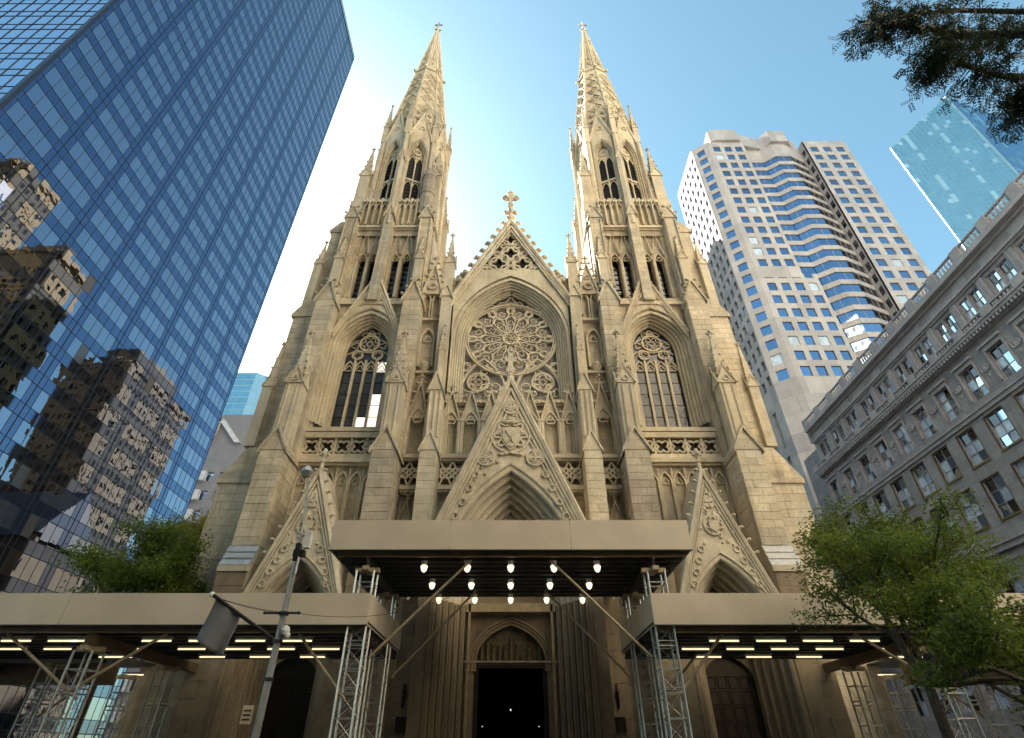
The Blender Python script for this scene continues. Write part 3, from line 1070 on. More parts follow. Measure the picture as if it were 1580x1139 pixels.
        for sg in (-1, 1):
            for off, rr_ in ((0, 0.14), (0.3, 0.07)):
                b.tube([(sg * (hw - 0.05 - off * 0.2), -AP - 0.2, 57.6), (0, -AP - 0.1, gz - off * 2.8)], rr_, 5)
            b.crockets((sg * hw, 57.6), (0, gz), -AP - 0.15, 6, 0.12)
        b.wall_over(arch(0, 1.1, 55.4, 58.1, 6), lambda x: max(gz - 0.3 - abs(x) * 4.0, 58.2), -AP - 0.12, -AP + 0.2)
        b.finial(0, -AP - 0.1, gz, 1.2)
        b.foil(0, 60.2, 0.36, -AP - 0.15, 0.07, 3, math.pi / 2)
        wf = put(b, 'lantern_face', 'stone', lan) if False else b.build('lantern_window', 'stone', CATH)
        b = MB(F)
        b.box(-0.07, 0.07, -AP + 0.42, -AP + 0.6, 47.0, 55.4)
        b.box(-0.85, 0.85, -AP + 0.42, -AP + 0.6, 50.9, 51.2)
        for q in (-0.4, 0.4):
            b.roll(arch(q, 0.34, 54.3, 55.2, 4), -AP + 0.48, 0.07)
            b.roll(arch(q, 0.34, 50.0, 50.8, 4), -AP + 0.48, 0.06)
        b.ring(0, 56.15, 0.48, -AP + 0.48, 0.07)
        b.foil(0, 56.15, 0.42, -AP + 0.48, 0.06)
        for q in (-0.62, 0.62):
            b.ring(q, 55.35, 0.2, -AP + 0.48, 0.05, 10)
        b.band(arch(0, 0.85, 55.2, 57.5, 5), [(x, 55.2) for x, z in arch(0, 0.85, 55.2, 57.5, 5)], -AP + 0.55, -AP + 0.65)
        b.build('tracery', 'stone', wf)
        b = MB(F)
        b.box(-0.88, 0.88, -AP + 0.66, -AP + 0.7, 47.0, 57.3)
        for i in range(14):
            z = 47.2 + 0.55 * i
            b.prismx([(-AP + 0.5, z), (-AP + 0.66, z + 0.25), (-AP + 0.66, z + 0.29), (-AP + 0.5, z + 0.04)], -0.85, 0.85)
        b.build('louvre', 'louvre', wf)
        # vertex pier with pinnacle
        a = R(45 * k)
        px, py = C + 4.05 * math.sin(a), AY - 4.05 * math.cos(a)
        b = mb()
        b.frustum(px, py, 42.4, 58.6, 0.34, 0.3, 6, a)
        b.pinnacle(px, py, 0.3, 58.0, 61.0, 66.6, 3, 0.8)
        put(b, 'lantern_pinnacle', 'stone')

    # ---- spire
    def rad(z):
        return 0.22 + (95.0 - z) * 0.1055
    b = mb()
    b.frustum(C, AY, 59.5, 95.0, rad(59.5), rad(95.0), 8)
    sp = put(b, 'spire', 'stone')
    for k in range(8):
        b = mb()
        a = R(45 * k)
        for z0, z1 in ((60, 78), (78, 94.5)):
            b.tube([(C + rad(z0) * 1.01 * math.sin(a), AY - rad(z0) * 1.01 * math.cos(a), z0),
                    (C + rad(z1) * 1.01 * math.sin(a), AY - rad(z1) * 1.01 * math.cos(a), z1)], 0.15, 5, 0.1)
        put(b, 'spire_rib', 'stone', sp)
    for k in range(8):
        b = mb()
        a = R(22.5 + 45 * k)
        c, s_ = math.cos(a), math.sin(a)
        def P(x, z, out=0.05):
            q = rad(z) * math.cos(R(22.5)) + out
            return (C + c * x + s_ * q, AY + s_ * x - c * q, z)
        zc = 66.0
        while zc < 77.5:
            h = 0.36 * rad(zc)
            w = rad(zc) * 0.27
            step = h * 2.35
            b.tube([P(0, zc - h * 1.15), P(w, zc), P(0, zc + h * 1.15), P(-w, zc)], 0.11, 4, closed=True)
            pts = []
            for i in range(16):
                t = 2 * math.pi * i / 16
                q = 0.3 + 0.7 * abs(math.cos(2 * t))
                pts.append(P(w * 0.62 * q * math.cos(t), zc + h * 0.62 * q * math.sin(t)))
            b.tube(pts, 0.06, 4, closed=True)
            for sg in (-1, 1):
                b.tube([P(sg * w * 1.35, zc - step * 0.5), P(sg * w * 0.95, zc - step * 0.2)], 0.09, 4)
            zc += step
        # tall panel on the upper part
        b.tube([P(-rad(79.5) * 0.2, 79.5), P(-rad(89) * 0.17, 88.5), P(0, 90.5), P(rad(89) * 0.17, 88.5), P(rad(79.5) * 0.2, 79.5)], 0.07, 4)
        b.tube([P(-rad(80) * 0.1, 79.6), P(0, 86), P(rad(80) * 0.1, 79.6)], 0.05, 4)
        pt = P(0, 80.4, 0.12)
        b.ball(pt[0], pt[1], pt[2], 0.22)
        pt = P(0, 82.4, 0.1)
        b.ball(pt[0], pt[1], pt[2], 0.16)
        for sg in (-1, 1):
            for zz in (62.6, 64.2):
                pt = P(sg * rad(zz) * 0.2, zz, 0.15)
                b.ball(pt[0], pt[1], pt[2], 0.24, 0.4)
        put(b, 'spire_tracery', 'stone', sp)
    b = mb()
    b.frustum(C, AY, 78.0, 78.32, rad(78) + 0.16, rad(78) + 0.16, 8)
    put(b, 'spire_band', 'stone', sp)
    for k in range(8):
        b = mb()
        a = R(45 * k)
        b.ball(C + (rad(78) + 0.25) * math.sin(a), AY - (rad(78) + 0.25) * math.cos(a), 78.3, 0.24, 0.3)
        put(b, 'knob', 'stone', sp)
    b = mb()
    b.ball(C, AY, 95.2, 0.42, 0.3)
    b.ball(C, AY, 95.9, 0.3, 0.25)
    for k in range(4):
        b.ball(C + 0.38 * math.cos(k * math.pi / 2), AY + 0.38 * math.sin(k * math.pi / 2), 95.35, 0.2)
    b.box(C - 0.1, C + 0.1, AY - 0.1, AY + 0.1, 95.4, 98.0)
    b.box(C - 0.62, C + 0.62, AY - 0.096, AY + 0.096, 97.0, 97.25)
    put(b, 'spire_cross', 'lead', sp)

tower(-1)
tower(1)

# ------------------------------------------------------------------ centre bay
def centre():
    # wall with the great arch
    b = MB()
    b.wall_over(archpath(0, 4.2, 18.0, 28.6, 34.4, 10), lambda x: 35.4, 33.3, 34.9)
    for sg in (-1, 1):
        x0, x1 = sorted((sg * 4.2, sg * 7.4))
        b.box(x0, x1, 33.3, 34.9, 0, 35.3)
    # wall behind the portal, with the doorway
    b.wall_over(archpath(0, 2.75, 0.0, 8.3, 13.2, 8), lambda x: 18.0, 32.9, 33.5)
    for sg in (-1, 1):
        x0, x1 = sorted((sg * 2.75, sg * 7.3))
        b.box(x0, x1, 32.904, 33.296, 0, 18.0)
    b.box(-4.2, 4.2, 33.3, 34.9, 18.0, 22.8)
    b.build('front_wall', 'stone_wall', CATH)

    for z, y in ((15.55, 32.2), (17.75, 32.15), (22.6, 33.0)):
        b = MB()
        b.box(-7.2, 7.2, y, 33.3, z, z + 0.3)
        b.box(-7.2, 7.2, y + 0.14, 33.3, z - 0.14, z)
        b.build('string_course', 'stone', CATH)

    # pierced balustrade
    for sg in (-1, 1):
        for x0, x1 in ((2.2, 4.7), (5.9, 7.55)):
            b = MB(side(sg))
            n = 3 if x1 - x0 > 2 else 2
            w = (x1 - x0) / n
            for i in range(n):
                cx = x0 + w * (i + 0.5)
                b.foil(cx, 16.75, w * 0.52, 32.45, 0.1, 4, math.pi / 4)
                b.ring(cx, 16.75, 0.17, 32.45, 0.07, 8)
                b.tube([(cx - w / 2, 32.45, 15.9), (cx + w / 2, 32.45, 17.6)], 0.075, 4)
                b.tube([(cx - w / 2, 32.45, 17.6), (cx + w / 2, 32.45, 15.9)], 0.075, 4)
            b.build('balustrade', 'stone_pale', CATH)
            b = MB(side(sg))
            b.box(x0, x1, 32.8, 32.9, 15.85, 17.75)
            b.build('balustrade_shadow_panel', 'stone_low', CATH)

    # great arch mouldings
    b = MB()
    for i in range(6):
        t = i / 6
        w = 4.72 - 0.95 * t
        za = 35.35 - 0.98 * t
        y0 = 32.75 + 1.15 * t
        b.order(0, w - 0.2, 0.2, 18.2, 28.6, za - 0.3, y0, y0 + 0.3, 10, 1.2)
        b.roll(archpath(0, w - 0.2, 18.2, 28.6, za - 0.3, 10), y0 + 0.04, 0.075, 5)
    b.build('great_arch', 'stone_pale', CATH)

    # rose window
    y = 33.95
    zc, cx = 29.4, 0.0
    b = MB()
    for r, rr in ((3.72, 0.11), (3.52, 0.06), (0.62, 0.12)):
        b.ring(cx, zc, r, y - 0.08, rr, 36, 5)
    rose = b.build('rose_window', 'stone_pale', CATH)
    b = MB()
    for k in range(12):
        a = 2 * math.pi * k / 12 + math.pi / 2
        def Q(r, t, a=a):
            return (cx + r * math.cos(a) - t * math.sin(a), y, zc + r * math.sin(a) + t * math.cos(a))
        b.tube([Q(0.65, 0), Q(1.15, 0.22), Q(1.75, 0.40), Q(2.2, 0.36), Q(2.55, 0)], 0.07, 4)
        b.tube([Q(0.65, 0), Q(1.15, -0.22), Q(1.75, -0.40), Q(2.2, -0.36), Q(2.55, 0)], 0.07, 4)
        b.tube([Q(0.7, 0), Q(1.35, 0)], 0.045, 4)
        pc = Q(1.72, 0)
        b.foil(pc[0], pc[2], 0.3, y, 0.045, 3, a, 16)
        a2 = math.pi / 12
        c2, s2 = math.cos(a2), math.sin(a2)
        a_ = a + a2
        def Q2(r, t, a=a_):
            return (cx + r * math.cos(a) - t * math.sin(a), y, zc + r * math.sin(a) + t * math.cos(a))
        b.tube([Q2(1.5, 0), Q2(2.1, 0), Q2(2.55, 0.5), Q2(3.1, 0.62), Q2(3.62, 0.55)], 0.075, 4)
        b.tube([Q2(1.5, 0), Q2(2.1, 0), Q2(2.55, -0.5), Q2(3.1, -0.62), Q2(3.62, -0.55)], 0.075, 4)
        pc = Q2(2.75, 0)
        b.foil(pc[0], pc[2], 0.3, y, 0.045, 4, a_, 16)
        pc = Q(3.1, 0)
        b.ring(pc[0], pc[2], 0.34, y, 0.07, 12)
        b.foil(pc[0], pc[2], 0.28, y, 0.04, 4, a, 16)
    b.build('petal_tracery', 'stone_pale', rose)
    b = MB()
    b.foil(cx, zc, 0.5, y - 0.05, 0.08, 6)
    b.ball(cx, y - 0.05, zc, 0.22, None, 8, 0.15)
    b.build('hub', 'stone_pale', rose)
    # spandrel tracery below and above the rose
    for sg in (-1, 1):
        b = MB()
        b.roll(arch(sg * 2.15, 1.85, 23.6, 27.3, 7), y - 0.03, 0.12)
        for r in (0.85, 0.72):
            b.ring(sg * 2.5, 25.1, r, y, 0.08, 18)
        b.foil(sg * 2.5, 25.1, 0.68, y, 0.08)
        b.foil(sg * 2.5, 25.1, 0.3, y, 0.05)
        b.ring(sg * 3.55, 26.55, 0.42, y, 0.07, 12)
        b.foil(sg * 3.55, 26.55, 0.34, y, 0.05)
        b.ring(sg * 1.15, 24.6, 0.36, y, 0.07, 12)
        b.foil(sg * 3.6, 24.1, 0.38, y, 0.06, 3)
        b.foil(sg * 1.55, 32.75, 0.42, y, 0.06, 3, 1.2 if sg > 0 else 1.9)
        b.foil(sg * 3.55, 31.6, 0.3, y, 0.05, 3)
        b.ring(sg * 2.35, 32.35, 0.3, y, 0.06, 12)
        b.foil(sg * 2.35, 32.35, 0.26, y, 0.05)
        b.ring(sg * 2.95, 31.95, 0.22, y, 0.05, 10)
        b.foil(sg * 2.15, 26.0, 0.3, y, 0.05, 3)
        b.foil(sg * 1.75, 24.0, 0.25, y, 0.05, 3)
        b.foil(sg * 3.15, 23.9, 0.25, y, 0.05, 3)
        b.ring(sg * 0.45, 24.4, 0.28, y, 0.05, 10)
        b.ring(sg * 0.75, 33.25, 0.25, y, 0.05, 10)
        for q in (3.0, 1.6):
            b.tube([(sg * q, y, 21.5), (sg * q, y, 24.3)], 0.07, 4)
        b.build('spandrel_tracery', 'stone_pale', rose)
    b = MB()
    b.foil(0, 33.6, 0.4, y, 0.06, 3, math.pi / 2)
    b.roll(arch(0, 1.0, 23.2, 25.4, 6), y, 0.08)
    b.build('spandrel_tracery', 'stone_pale', rose)
    # glass, cut into panes: one per petal gap ring sector, and the field below
    for ring_i, (r0, r1, n, off) in enumerate(((0.62, 2.1, 12, 0.0), (2.1, 3.72, 24, 0.5))):
        for k in range(n):
            a0 = 2 * math.pi * (k + off) / n + 0.01
            a1 = 2 * math.pi * (k + 1 + off) / n - 0.01
            vs = [(cx + r * math.cos(a), y + 0.26 + rnd.uniform(0, 0.02), zc + r * math.sin(a)) for r, a in ((r0 + 0.02, a0), (r1 - 0.02, a0), (r1 - 0.02, (a0 + a1) / 2), (r1 - 0.02, a1), (r0 + 0.02, a1))]
            p = MB()
            p.add(vs, [(0, 1, 2, 3, 4)])
            p.build('pane', 'rose_glass', rose)
    b = MB()
    b.prism([(x, z) for x, z in archpath(0, 4.0, 21.8, 28.4, 34.2, 10)], 34.26, 34.31)
    b.build('backing_pane', 'rose_glass', rose)
    b = MB()
    b.box(-4.0, 4.0, 34.32, 34.36, 21.9, 28.6)
    b.build('curtain_panel', 'rose_glass', rose)

    # main gable
    y0 = 32.55
    b = MB()
    slope = (42.85 - 32.6) / 4.95
    b.wall_over(arch(0, 4.75, 28.65, 35.5, 10), lambda x: min(36.2, 42.4 - slope * abs(x)), y0 + 0.1, y0 + 0.5)
    gab = b.build('gable', 'stone_pale', CATH)
    b = MB()
    for sg in (-1, 1):
        for off, rr in ((0.0, 0.2), (0.42, 0.1), (0.7, 0.07)):
            b.tube([(sg * (5.1 - 0.2 * off), y0 - 0.05, 32.4 - off), (0, y0 - 0.05, 42.7 - off * 2.0)], rr, 6)
        b.add([(sg * 5.2, y0, 32.3), (0, y0, 42.85), (0, y0, 43.2), (sg * 5.4, y0, 32.3), (sg * 5.2, y0 + 0.8, 32.3), (0, y0 + 0.8, 42.85), (0, y0 + 0.8, 43.2), (sg * 5.4, y0 + 0.8, 32.3)],
              [(0, 1, 2, 3), (4, 5, 6, 7), (3, 2, 6, 7), (0, 1, 5, 4)])
    b.build('coping', 'stone_pale', gab)
    for sg in (-1, 1):
        for i in range(9):
            t = (i + 2.6) / 11.2
            x, z = sg * 5.3 * (1 - t), 32.4 + (43.0 - 32.4) * t
            cb = MB()
            cb.ball(x + sg * 0.14, y0 + 0.3, z + 0.12, 0.22)
            cb.ball(x + sg * 0.38, y0 + 0.3, z + 0.3, 0.26, 0.2)
            cb.ball(x + sg * 0.56, y0 + 0.3, z + 0.2, 0.15, 0.13)
            cb.build('crocket', 'stone', gab)
    b = MB()
    yt = y0 + 0.18
    for cx_, cz_, r in ((0, 40.2, 0.62), (0, 38.35, 0.72), (-1.05, 37.0, 0.72), (1.05, 37.0, 0.72), (-2.3, 35.75, 0.72), (2.3, 35.75, 0.72)):
        b.foil(cx_, cz_, r, yt, 0.12)
        b.ring(cx_, cz_, r + 0.13, yt, 0.11, 18)
    for cx_, cz_, r in ((-0.62, 39.3, 0.24), (0.62, 39.3, 0.24), (-1.2, 38.3, 0.26), (1.2, 38.3, 0.26), (-2.05, 37.1, 0.3), (2.05, 37.1, 0.3), (0, 37.1, 0.26), (0, 36.4, 0.3), (-1.2, 35.95, 0.22), (1.2, 35.95, 0.22), (-3.2, 35.0, 0.25), (3.2, 35.0, 0.25), (0, 41.3, 0.2)):
        b.foil(cx_, cz_, r, yt, 0.07, 3, math.pi / 2, 18)
        b.ring(cx_, cz_, r + 0.06, yt, 0.06, 12)
    b.build('pierced_tracery', 'stone_pale', gab)
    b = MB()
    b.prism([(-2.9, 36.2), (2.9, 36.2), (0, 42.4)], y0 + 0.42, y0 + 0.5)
    b.build('tracery_back', 'stone_low', gab)  # backing in the shade-darkened stone, for depth behind the tracery
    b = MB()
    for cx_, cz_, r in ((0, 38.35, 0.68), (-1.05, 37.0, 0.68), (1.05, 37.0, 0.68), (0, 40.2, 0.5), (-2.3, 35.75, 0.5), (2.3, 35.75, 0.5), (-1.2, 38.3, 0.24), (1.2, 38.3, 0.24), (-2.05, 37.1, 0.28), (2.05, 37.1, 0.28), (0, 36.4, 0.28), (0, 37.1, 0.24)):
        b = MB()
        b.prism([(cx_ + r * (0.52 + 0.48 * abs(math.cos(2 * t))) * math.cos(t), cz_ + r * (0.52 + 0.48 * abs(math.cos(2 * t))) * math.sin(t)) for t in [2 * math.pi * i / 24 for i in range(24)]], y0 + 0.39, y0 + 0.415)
        b.build('dark_opening_plate', 'dark', gab)  # black plate paints the shade of an opening
    b = MB()
    b.ball(0, y0 + 0.3, 43.4, 0.5, 0.3)
    b.frustum(0, y0 + 0.3, 43.0, 45.3, 0.32, 0.15, 6)
    for k in range(4):
        b.ball(0.42 * math.cos(k * math.pi / 2), y0 + 0.3 + 0.42 * math.sin(k * math.pi / 2), 44.35, 0.26)
    b.ball(0, y0 + 0.3, 45.0, 0.3, 0.2)
    b.cross(0, y0 + 0.3, 45.3, 2.1, None, 0.25)
    b.build('gable_cross', 'stone', gab)
    # leafy parapet either side of the gable foot
    for sg in (-1, 1):
        b = MB()
        for i in range(6):
            x = sg * (4.05 + 0.28 * i)
            z = 36.6 - 0.36 * i
            b.ball(x, 33.3, z, 0.25, 0.28)
            b.ball(x + sg * 0.1, 33.3, z - 0.5, 0.2, 0.3)
        b.prism([(sg * 3.3, 33.5), (sg * 5.3, 33.5), (sg * 5.3, 34.6), (sg * 3.9, 36.2)], 33.35, 33.8)
        b.build('parapet_crest', 'stone', CATH)

    # gallery of gabled niches under the rose
    for i in range(-3, 4):
        x = i * 1.42
        b = MB()
        yn = 32.65
        b.order(x, 0.46, 0.1, 18.2, 20.7, 21.6, yn, yn + 0.25, 6)
        b.foil(x, 20.95, 0.33, yn + 0.12, 0.06, 3, math.pi / 2, 18)
        b.gablet(x, 0.6, 21.0, 23.25, yn + 0.15, yn + 0.5, 0.1, 0.2, 3)
        b.finial(x, yn + 0.05, 23.35, 0.75)
        nich = b.build('niche', 'stone_pale', CATH)
        b = MB()
        for q in (-0.62, 0.62):
            b.tube([(x + q, yn - 0.02, 18.2), (x + q, yn - 0.02, 20.75)], 0.13, 6)
            b.tube([(x + q * 1.12, yn + 0.1, 18.2), (x + q * 1.12, yn + 0.1, 20.75)], 0.1, 6)
            b.ball(x + q, yn - 0.02, 20.85, 0.2, 0.14)
            b.box(x + q - 0.17, x + q + 0.17, yn - 0.18, yn + 0.2, 18.05, 18.25)
        b.build('column', 'stone_pale', nich)
        b = MB()
        b.box(x - 0.46, x + 0.46, yn + 0.5, yn + 0.55, 18.2, 21.6)
        b.build('niche_back', 'stone', nich)

    for sg in (-1, 1):
        T = side(sg)
        # pier beside the centre bay
        x = 5.32
        b = MB(T)
        b.box(x - 0.58, x + 0.58, 30.95, 33.4, 0, 17.7)
        b.gablet(x, 0.58, 17.7, 19.0, 30.9, 33.2, 0.1, 0.1)
        b.box(x - 0.5, x + 0.5, 31.6, 33.4, 17.7, 22.8)
        for q in (-0.36, 0.0, 0.36):
            b.tube([(x + q, 31.58, 19), (x + q, 31.58, 22.7)], 0.1, 5)
        b.gablet(x, 0.5, 22.8, 24.2, 31.5, 33.3, 0.1, 0.1)
        b.box(x - 0.42, x + 0.42, 32.2, 33.5, 22.8, 32.6)
        b.gablet(x, 0.42, 32.6, 33.7, 32.1, 33.5, 0.1, 0.1)
        pier = b.build('pier', 'stone_pale', CATH)
        b = MB(T)
        b.pinnacle(x - 0.1, 31.95, 0.2, 23.5, 26.6, 29.3, 3, 0.5)
        b.build('pinnacle', 'stone', pier)
        b = MB(T)
        b.pinnacle(x + 0.1, 33.1, 0.42, 32.6, 37.2, 41.6, 4, 1.0)
        b.build('pinnacle', 'stone', pier)
        X0 = sg * x
        ashlar_stones([((X0 - 0.58, 30.95, 0), (1, 0, 0), (0, -1, 0), 1.16, 12.0, 17.6)], pier, 'stone_pale')
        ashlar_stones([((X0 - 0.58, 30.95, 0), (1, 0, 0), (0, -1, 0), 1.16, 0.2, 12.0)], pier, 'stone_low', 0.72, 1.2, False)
        # narrow bay: lower gabled niche, upper niche, crocketed double gable
        x = 6.65
        b = MB(T)
        b.order(x, 0.5, 0.12, 18.3, 20.9, 21.9, 32.7, 32.95, 6)
        b.foil(x, 21.15, 0.34, 32.85, 0.06, 3, math.pi / 2, 18)
        b.gablet(x, 0.66, 21.2, 24.0, 32.8, 33.2, 0.1, 0.2, 4)
        b.finial(x, 32.7, 24.1, 0.9)
        for q in (-0.66, 0.66):
            b.tube([(x + q, 32.68, 18.2), (x + q, 32.68, 21.1)], 0.12, 6)
            b.ball(x + q, 32.68, 21.15, 0.19, 0.14)
        b.build('niche', 'stone_pale', CATH)
        b = MB(T)
        b.order(x, 0.46, 0.14, 25.9, 28.6, 29.6, 32.95, 33.3, 6)
        b.foil(x, 28.7, 0.34, 33.15, 0.06, 3, math.pi / 2, 18)
        b.ball(x, 33.05, 26.1, 0.34, 0.3, 8)
        b.frustum(x, 33.1, 25.45, 25.9, 0.2, 0.42, 8)
        b.box(x - 0.8, x + 0.8, 32.95, 33.3, 25.3, 25.5)
        b.box(x - 0.8, x + 0.8, 32.9, 33.3, 30.6, 30.85)
        for q in (-0.4, 0.4):
            b.order(x + q, 0.26, 0.1, 30.9, 32.8, 33.5, 32.9, 33.3, 5)
        b.build('niche', 'stone_pale', CATH)
        b = MB(T)
        b.gablet(x, 0.78, 33.4, 36.8, 32.75, 33.3, 0.12, 0.15, 5)
        b.ring(x, 34.2, 0.36, 32.62, 0.08, 12)
        b.foil(x, 34.2, 0.3, 32.62, 0.05)
        b.foil(x, 35.3, 0.24, 32.66, 0.05, 3, math.pi / 2)
        b.finial(x, 32.75, 36.9, 1.2)
        for q in (-0.8, 0.8):
            b.pinnacle(x + q, 32.85, 0.15, 31, 35.0, 37.2, 2, 0.4)
        b.build('crocketed_gable', 'stone', CATH)
        b = MB(T)
        b.gablet(x, 0.75, 12.4, 14.6, 32.5, 33.0, 0.1, 0.15, 0)
        b.order(x, 0.4, 0.1, 9.0, 12.0, 13.2, 32.5, 32.8, 5)
        b.finial(x, 32.5, 14.6, 1.1)
        b.build('niche', 'stone', CATH)
    # ---- central portal
    b = MB()
    jbs = {-1: MB(), 1: MB()}
    n = 7
    for i in range(n):
        t = i / n
        w = 4.25 - 1.95 * t
        za = 15.95 - 2.4 * t
        y0 = 29.4 + 2.9 * t
        b.order(0, w - 0.28, 0.28, 8.38, 8.4, za - 0.36, y0, y0 + 0.43, 10, 1.25)
        for sg in (-1, 1):
            jbs[sg].jamb(0, w - 0.28, 0.28, 0.0, 8.38, y0 + 0.002, y0 + 0.43, (sg,))
            jbs[sg].tube([(sg * (w - 0.14), y0 - 0.04, 0), (sg * (w - 0.14), y0 - 0.04, 8.3)], 0.05, 5)
        b.roll(arch(0, w - 0.27, 8.4, za - 0.36, 10), y0 + 0.1, 0.1, 6)
        b.roll(arch(0, w, 8.4, za, 10), y0 - 0.03, 0.075, 6)
    b.build('portal_arch', 'stone_pale', CATH)
    for sg in (-1, 1):
        jbs[sg].box(*sorted((sg * 4.26, sg * 4.8)), 29.304, 30.6, 0, 8.38)
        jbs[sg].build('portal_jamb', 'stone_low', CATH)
    b = MB()
    slope = 2.38
    apex = 22.1
    b.wall_over(archpath(0, 4.26, 0, 8.4, 16.0, 10), lambda x: max(apex - slope * abs(x), 8.0), 29.3, 30.0)
    for sg in (-1, 1):
        x1 = sg * 5.5
        b.box(min(sg * 4.26, sg * 4.8), max(sg * 4.26, sg * 4.8), 29.304, 30.6, 8.382, 10.4)
        for off, rr, yy in ((0.0, 0.17, 29.2), (0.3, 0.1, 29.2), (0.55, 0.09, 29.24), (0.8, 0.07, 29.26)):
            b.tube([(x1 - sg * off * 0.2, yy, apex - slope * 5.5 - off), (0, yy, apex - off * 2.6)], rr, 5)
        b.add([(x1, 29.15, 9.0), (0, 29.15, apex), (0, 29.15, apex + 0.4), (x1 + sg * 0.17, 29.15, 9.0),
               (x1, 32.9, 9.0), (0, 32.9, apex), (0, 32.9, apex + 0.4), (x1 + sg * 0.17, 32.9, 9.0)],
              [(0, 1, 2, 3), (4, 5, 6, 7), (3, 2, 6, 7), (0, 1, 5, 4)])
    pg = b.build('portal_gable', 'stone_pale', CATH)
    b = MB()
    b.frustum(0, 29.5, apex, apex + 0.7, 0.3, 0.2, 6)
    b.cross(0, 29.5, apex + 0.45, 2.0, None, 0.24)
    b.build('gable_cross', 'stone_pale', pg)
    # coat of arms: shield, hat, tassels, roundels
    b = MB()
    yf = 29.22
    b.prism([(-0.5, 18.25), (0.5, 18.25), (0.5, 17.55), (0.3, 17.15), (0, 16.95), (-0.3, 17.15), (-0.5, 17.55)], yf - 0.14, yf + 0.1)
    b.roll([(-0.56, 18.3), (0.56, 18.3), (0.55, 17.5), (0.32, 17.08), (0, 16.87), (-0.32, 17.08), (-0.55, 17.5)], yf - 0.05, 0.06, 4, True)
    b.tube([(-0.3, yf - 0.16, 18.1), (0.0, yf - 0.16, 17.6), (-0.2, yf - 0.16, 17.25)], 0.06, 4)
    b.tube([(0.3, yf - 0.16, 18.1), (0.0, yf - 0.16, 17.6), (0.2, yf - 0.16, 17.25)], 0.06, 4)
    b.ball(0, yf, 18.75, 0.62, 0.16, 10, 0.2)
    b.ball(0, yf, 18.95, 0.3, 0.22, 8, 0.18)
    b.foil(0, 17.85, 1.05, yf, 0.08, 8, 0, 40)
    b.ring(0, 17.85, 1.2, yf, 0.07, 26)
    for sg in (-1, 1):
        for r in range(4):
            for c in range(r + 1):
                b.ball(sg * (0.78 + 0.0 * r + 0.14 * (c - r / 2)), yf, 18.4 - 0.24 * r, 0.075, 0.1, 5)
    for k in range(-2, 3):
        b.ball(k * 0.3, yf, 16.62 - 0.05 * abs(k), 0.2, 0.12, 6, 0.12)
    b.build('coat_of_arms', 'stone_pale', pg)
    for x, z, r in ((0, 19.9, 0.5), (-1.5, 16.3, 0.52), (1.5, 16.3, 0.52)):
        b = MB()
        b.ring(x, z, r, yf, 0.08, 20)
        b.foil(x, z, r * 0.86, yf, 0.07)
        b.box(x - 0.09, x + 0.09, yf - 0.08, yf + 0.1, z - r * 0.7, z + r * 0.7)
        b.box(x - r * 0.7, x + r * 0.7, yf - 0.075, yf + 0.1, z - 0.09, z + 0.09)
        b.build('medallion', 'stone_pale', pg)
    b = MB()
    rr = random.Random(5)
    for i in range(60):
        z = rr.uniform(14.8, 20.6)
        hw = min((apex - 1.7 - z) / slope, 2.6)
        x = rr.uniform(-hw, hw)
        if abs(x) < 1.3 and 16.4 < z < 19.2 or z < 16.5 - abs(x) * 0.9:
            continue
        b.ball(x, yf + 0.06, z, rr.uniform(0.07, 0.16), None, 5, 0.1)
    for sg in (-1, 1):
        for k in range(4):
            b.ring(sg * (2.1 + 0.35 * k), 15.2 - 0.85 * k, 0.2, yf, 0.06, 10)
    b.build('carved_leaves', 'stone_pale', pg, kind='stuff')

    # door frame, tympanum, doorway
    b = MB()
    for sg in (-1, 1):
        b.box(min(sg * 2.2, sg * 2.32), max(sg * 2.2, sg * 2.32), 31.6, 31.75, 0, 8.5)
    b.box(-2.45, 2.45, 31.6, 31.95, 8.1, 8.55)
    b.box(-2.6, 2.6, 31.5, 31.62, 5.62, 5.7)
    b.build('portal_screen_frame', 'brace', CATH)
    b = MB()
    b.wall_over(archpath(0, 1.95, 5.3, 5.75, 7.6, 8), lambda x: 14.0, 32.3, 32.5)
    for sg in (-1, 1):
        x0, x1 = sorted((sg * 1.95, sg * 2.8))
        b.box(x0, x1, 32.304, 32.9, 0, 14.0)
    for k in (0.0, 0.16, 0.32):
        b.roll(archpath(0, 1.93 + k, 5.3, 5.75, 7.58 + k, 8), 32.26 - k * 0.2, 0.07, 5)
    for sg in (-1, 1):
        for q in range(3):
            b.foil(sg * (1.6 + 0.12 * q), 7.3 - 0.3 * q + 0.15, 0.18, 32.28, 0.05, 3, q)
    b.box(-2.2, 2.2, 32.1, 32.3, 8.0, 8.2)
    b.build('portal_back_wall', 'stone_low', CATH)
    b = MB()
    b.prism(archpath(0, 1.95, 5.6, 5.75, 7.6, 8), 32.6, 32.7)
    tym = b.build('tympanum', 'tympanum', CATH)
    b = MB()
    for i in range(-5, 6):
        x = i * 0.32
        h = 0.75 if i else 1.05
        b.frustum(x, 32.55, 5.75, 5.75 + h, 0.13, 0.07, 6)
        b.ball(x, 32.52, 5.85 + h, 0.09, 0.11, 6)
    b.build('figure_relief', 'tympanum', tym)
    b = MB()
    b.box(-1.95, 1.95, 32.35, 32.85, 5.45, 5.62)
    for sg in (-1, 1):
        b.box(min(sg * 1.72, sg * 1.95), max(sg * 1.72, sg * 1.95), 32.36, 33.0, 0, 5.45)
    b.build('door_frame', 'bronze', CATH)
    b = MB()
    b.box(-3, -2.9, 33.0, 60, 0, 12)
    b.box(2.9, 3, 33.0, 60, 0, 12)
    b.box(-3, 3, 60, 60.1, 0, 12)
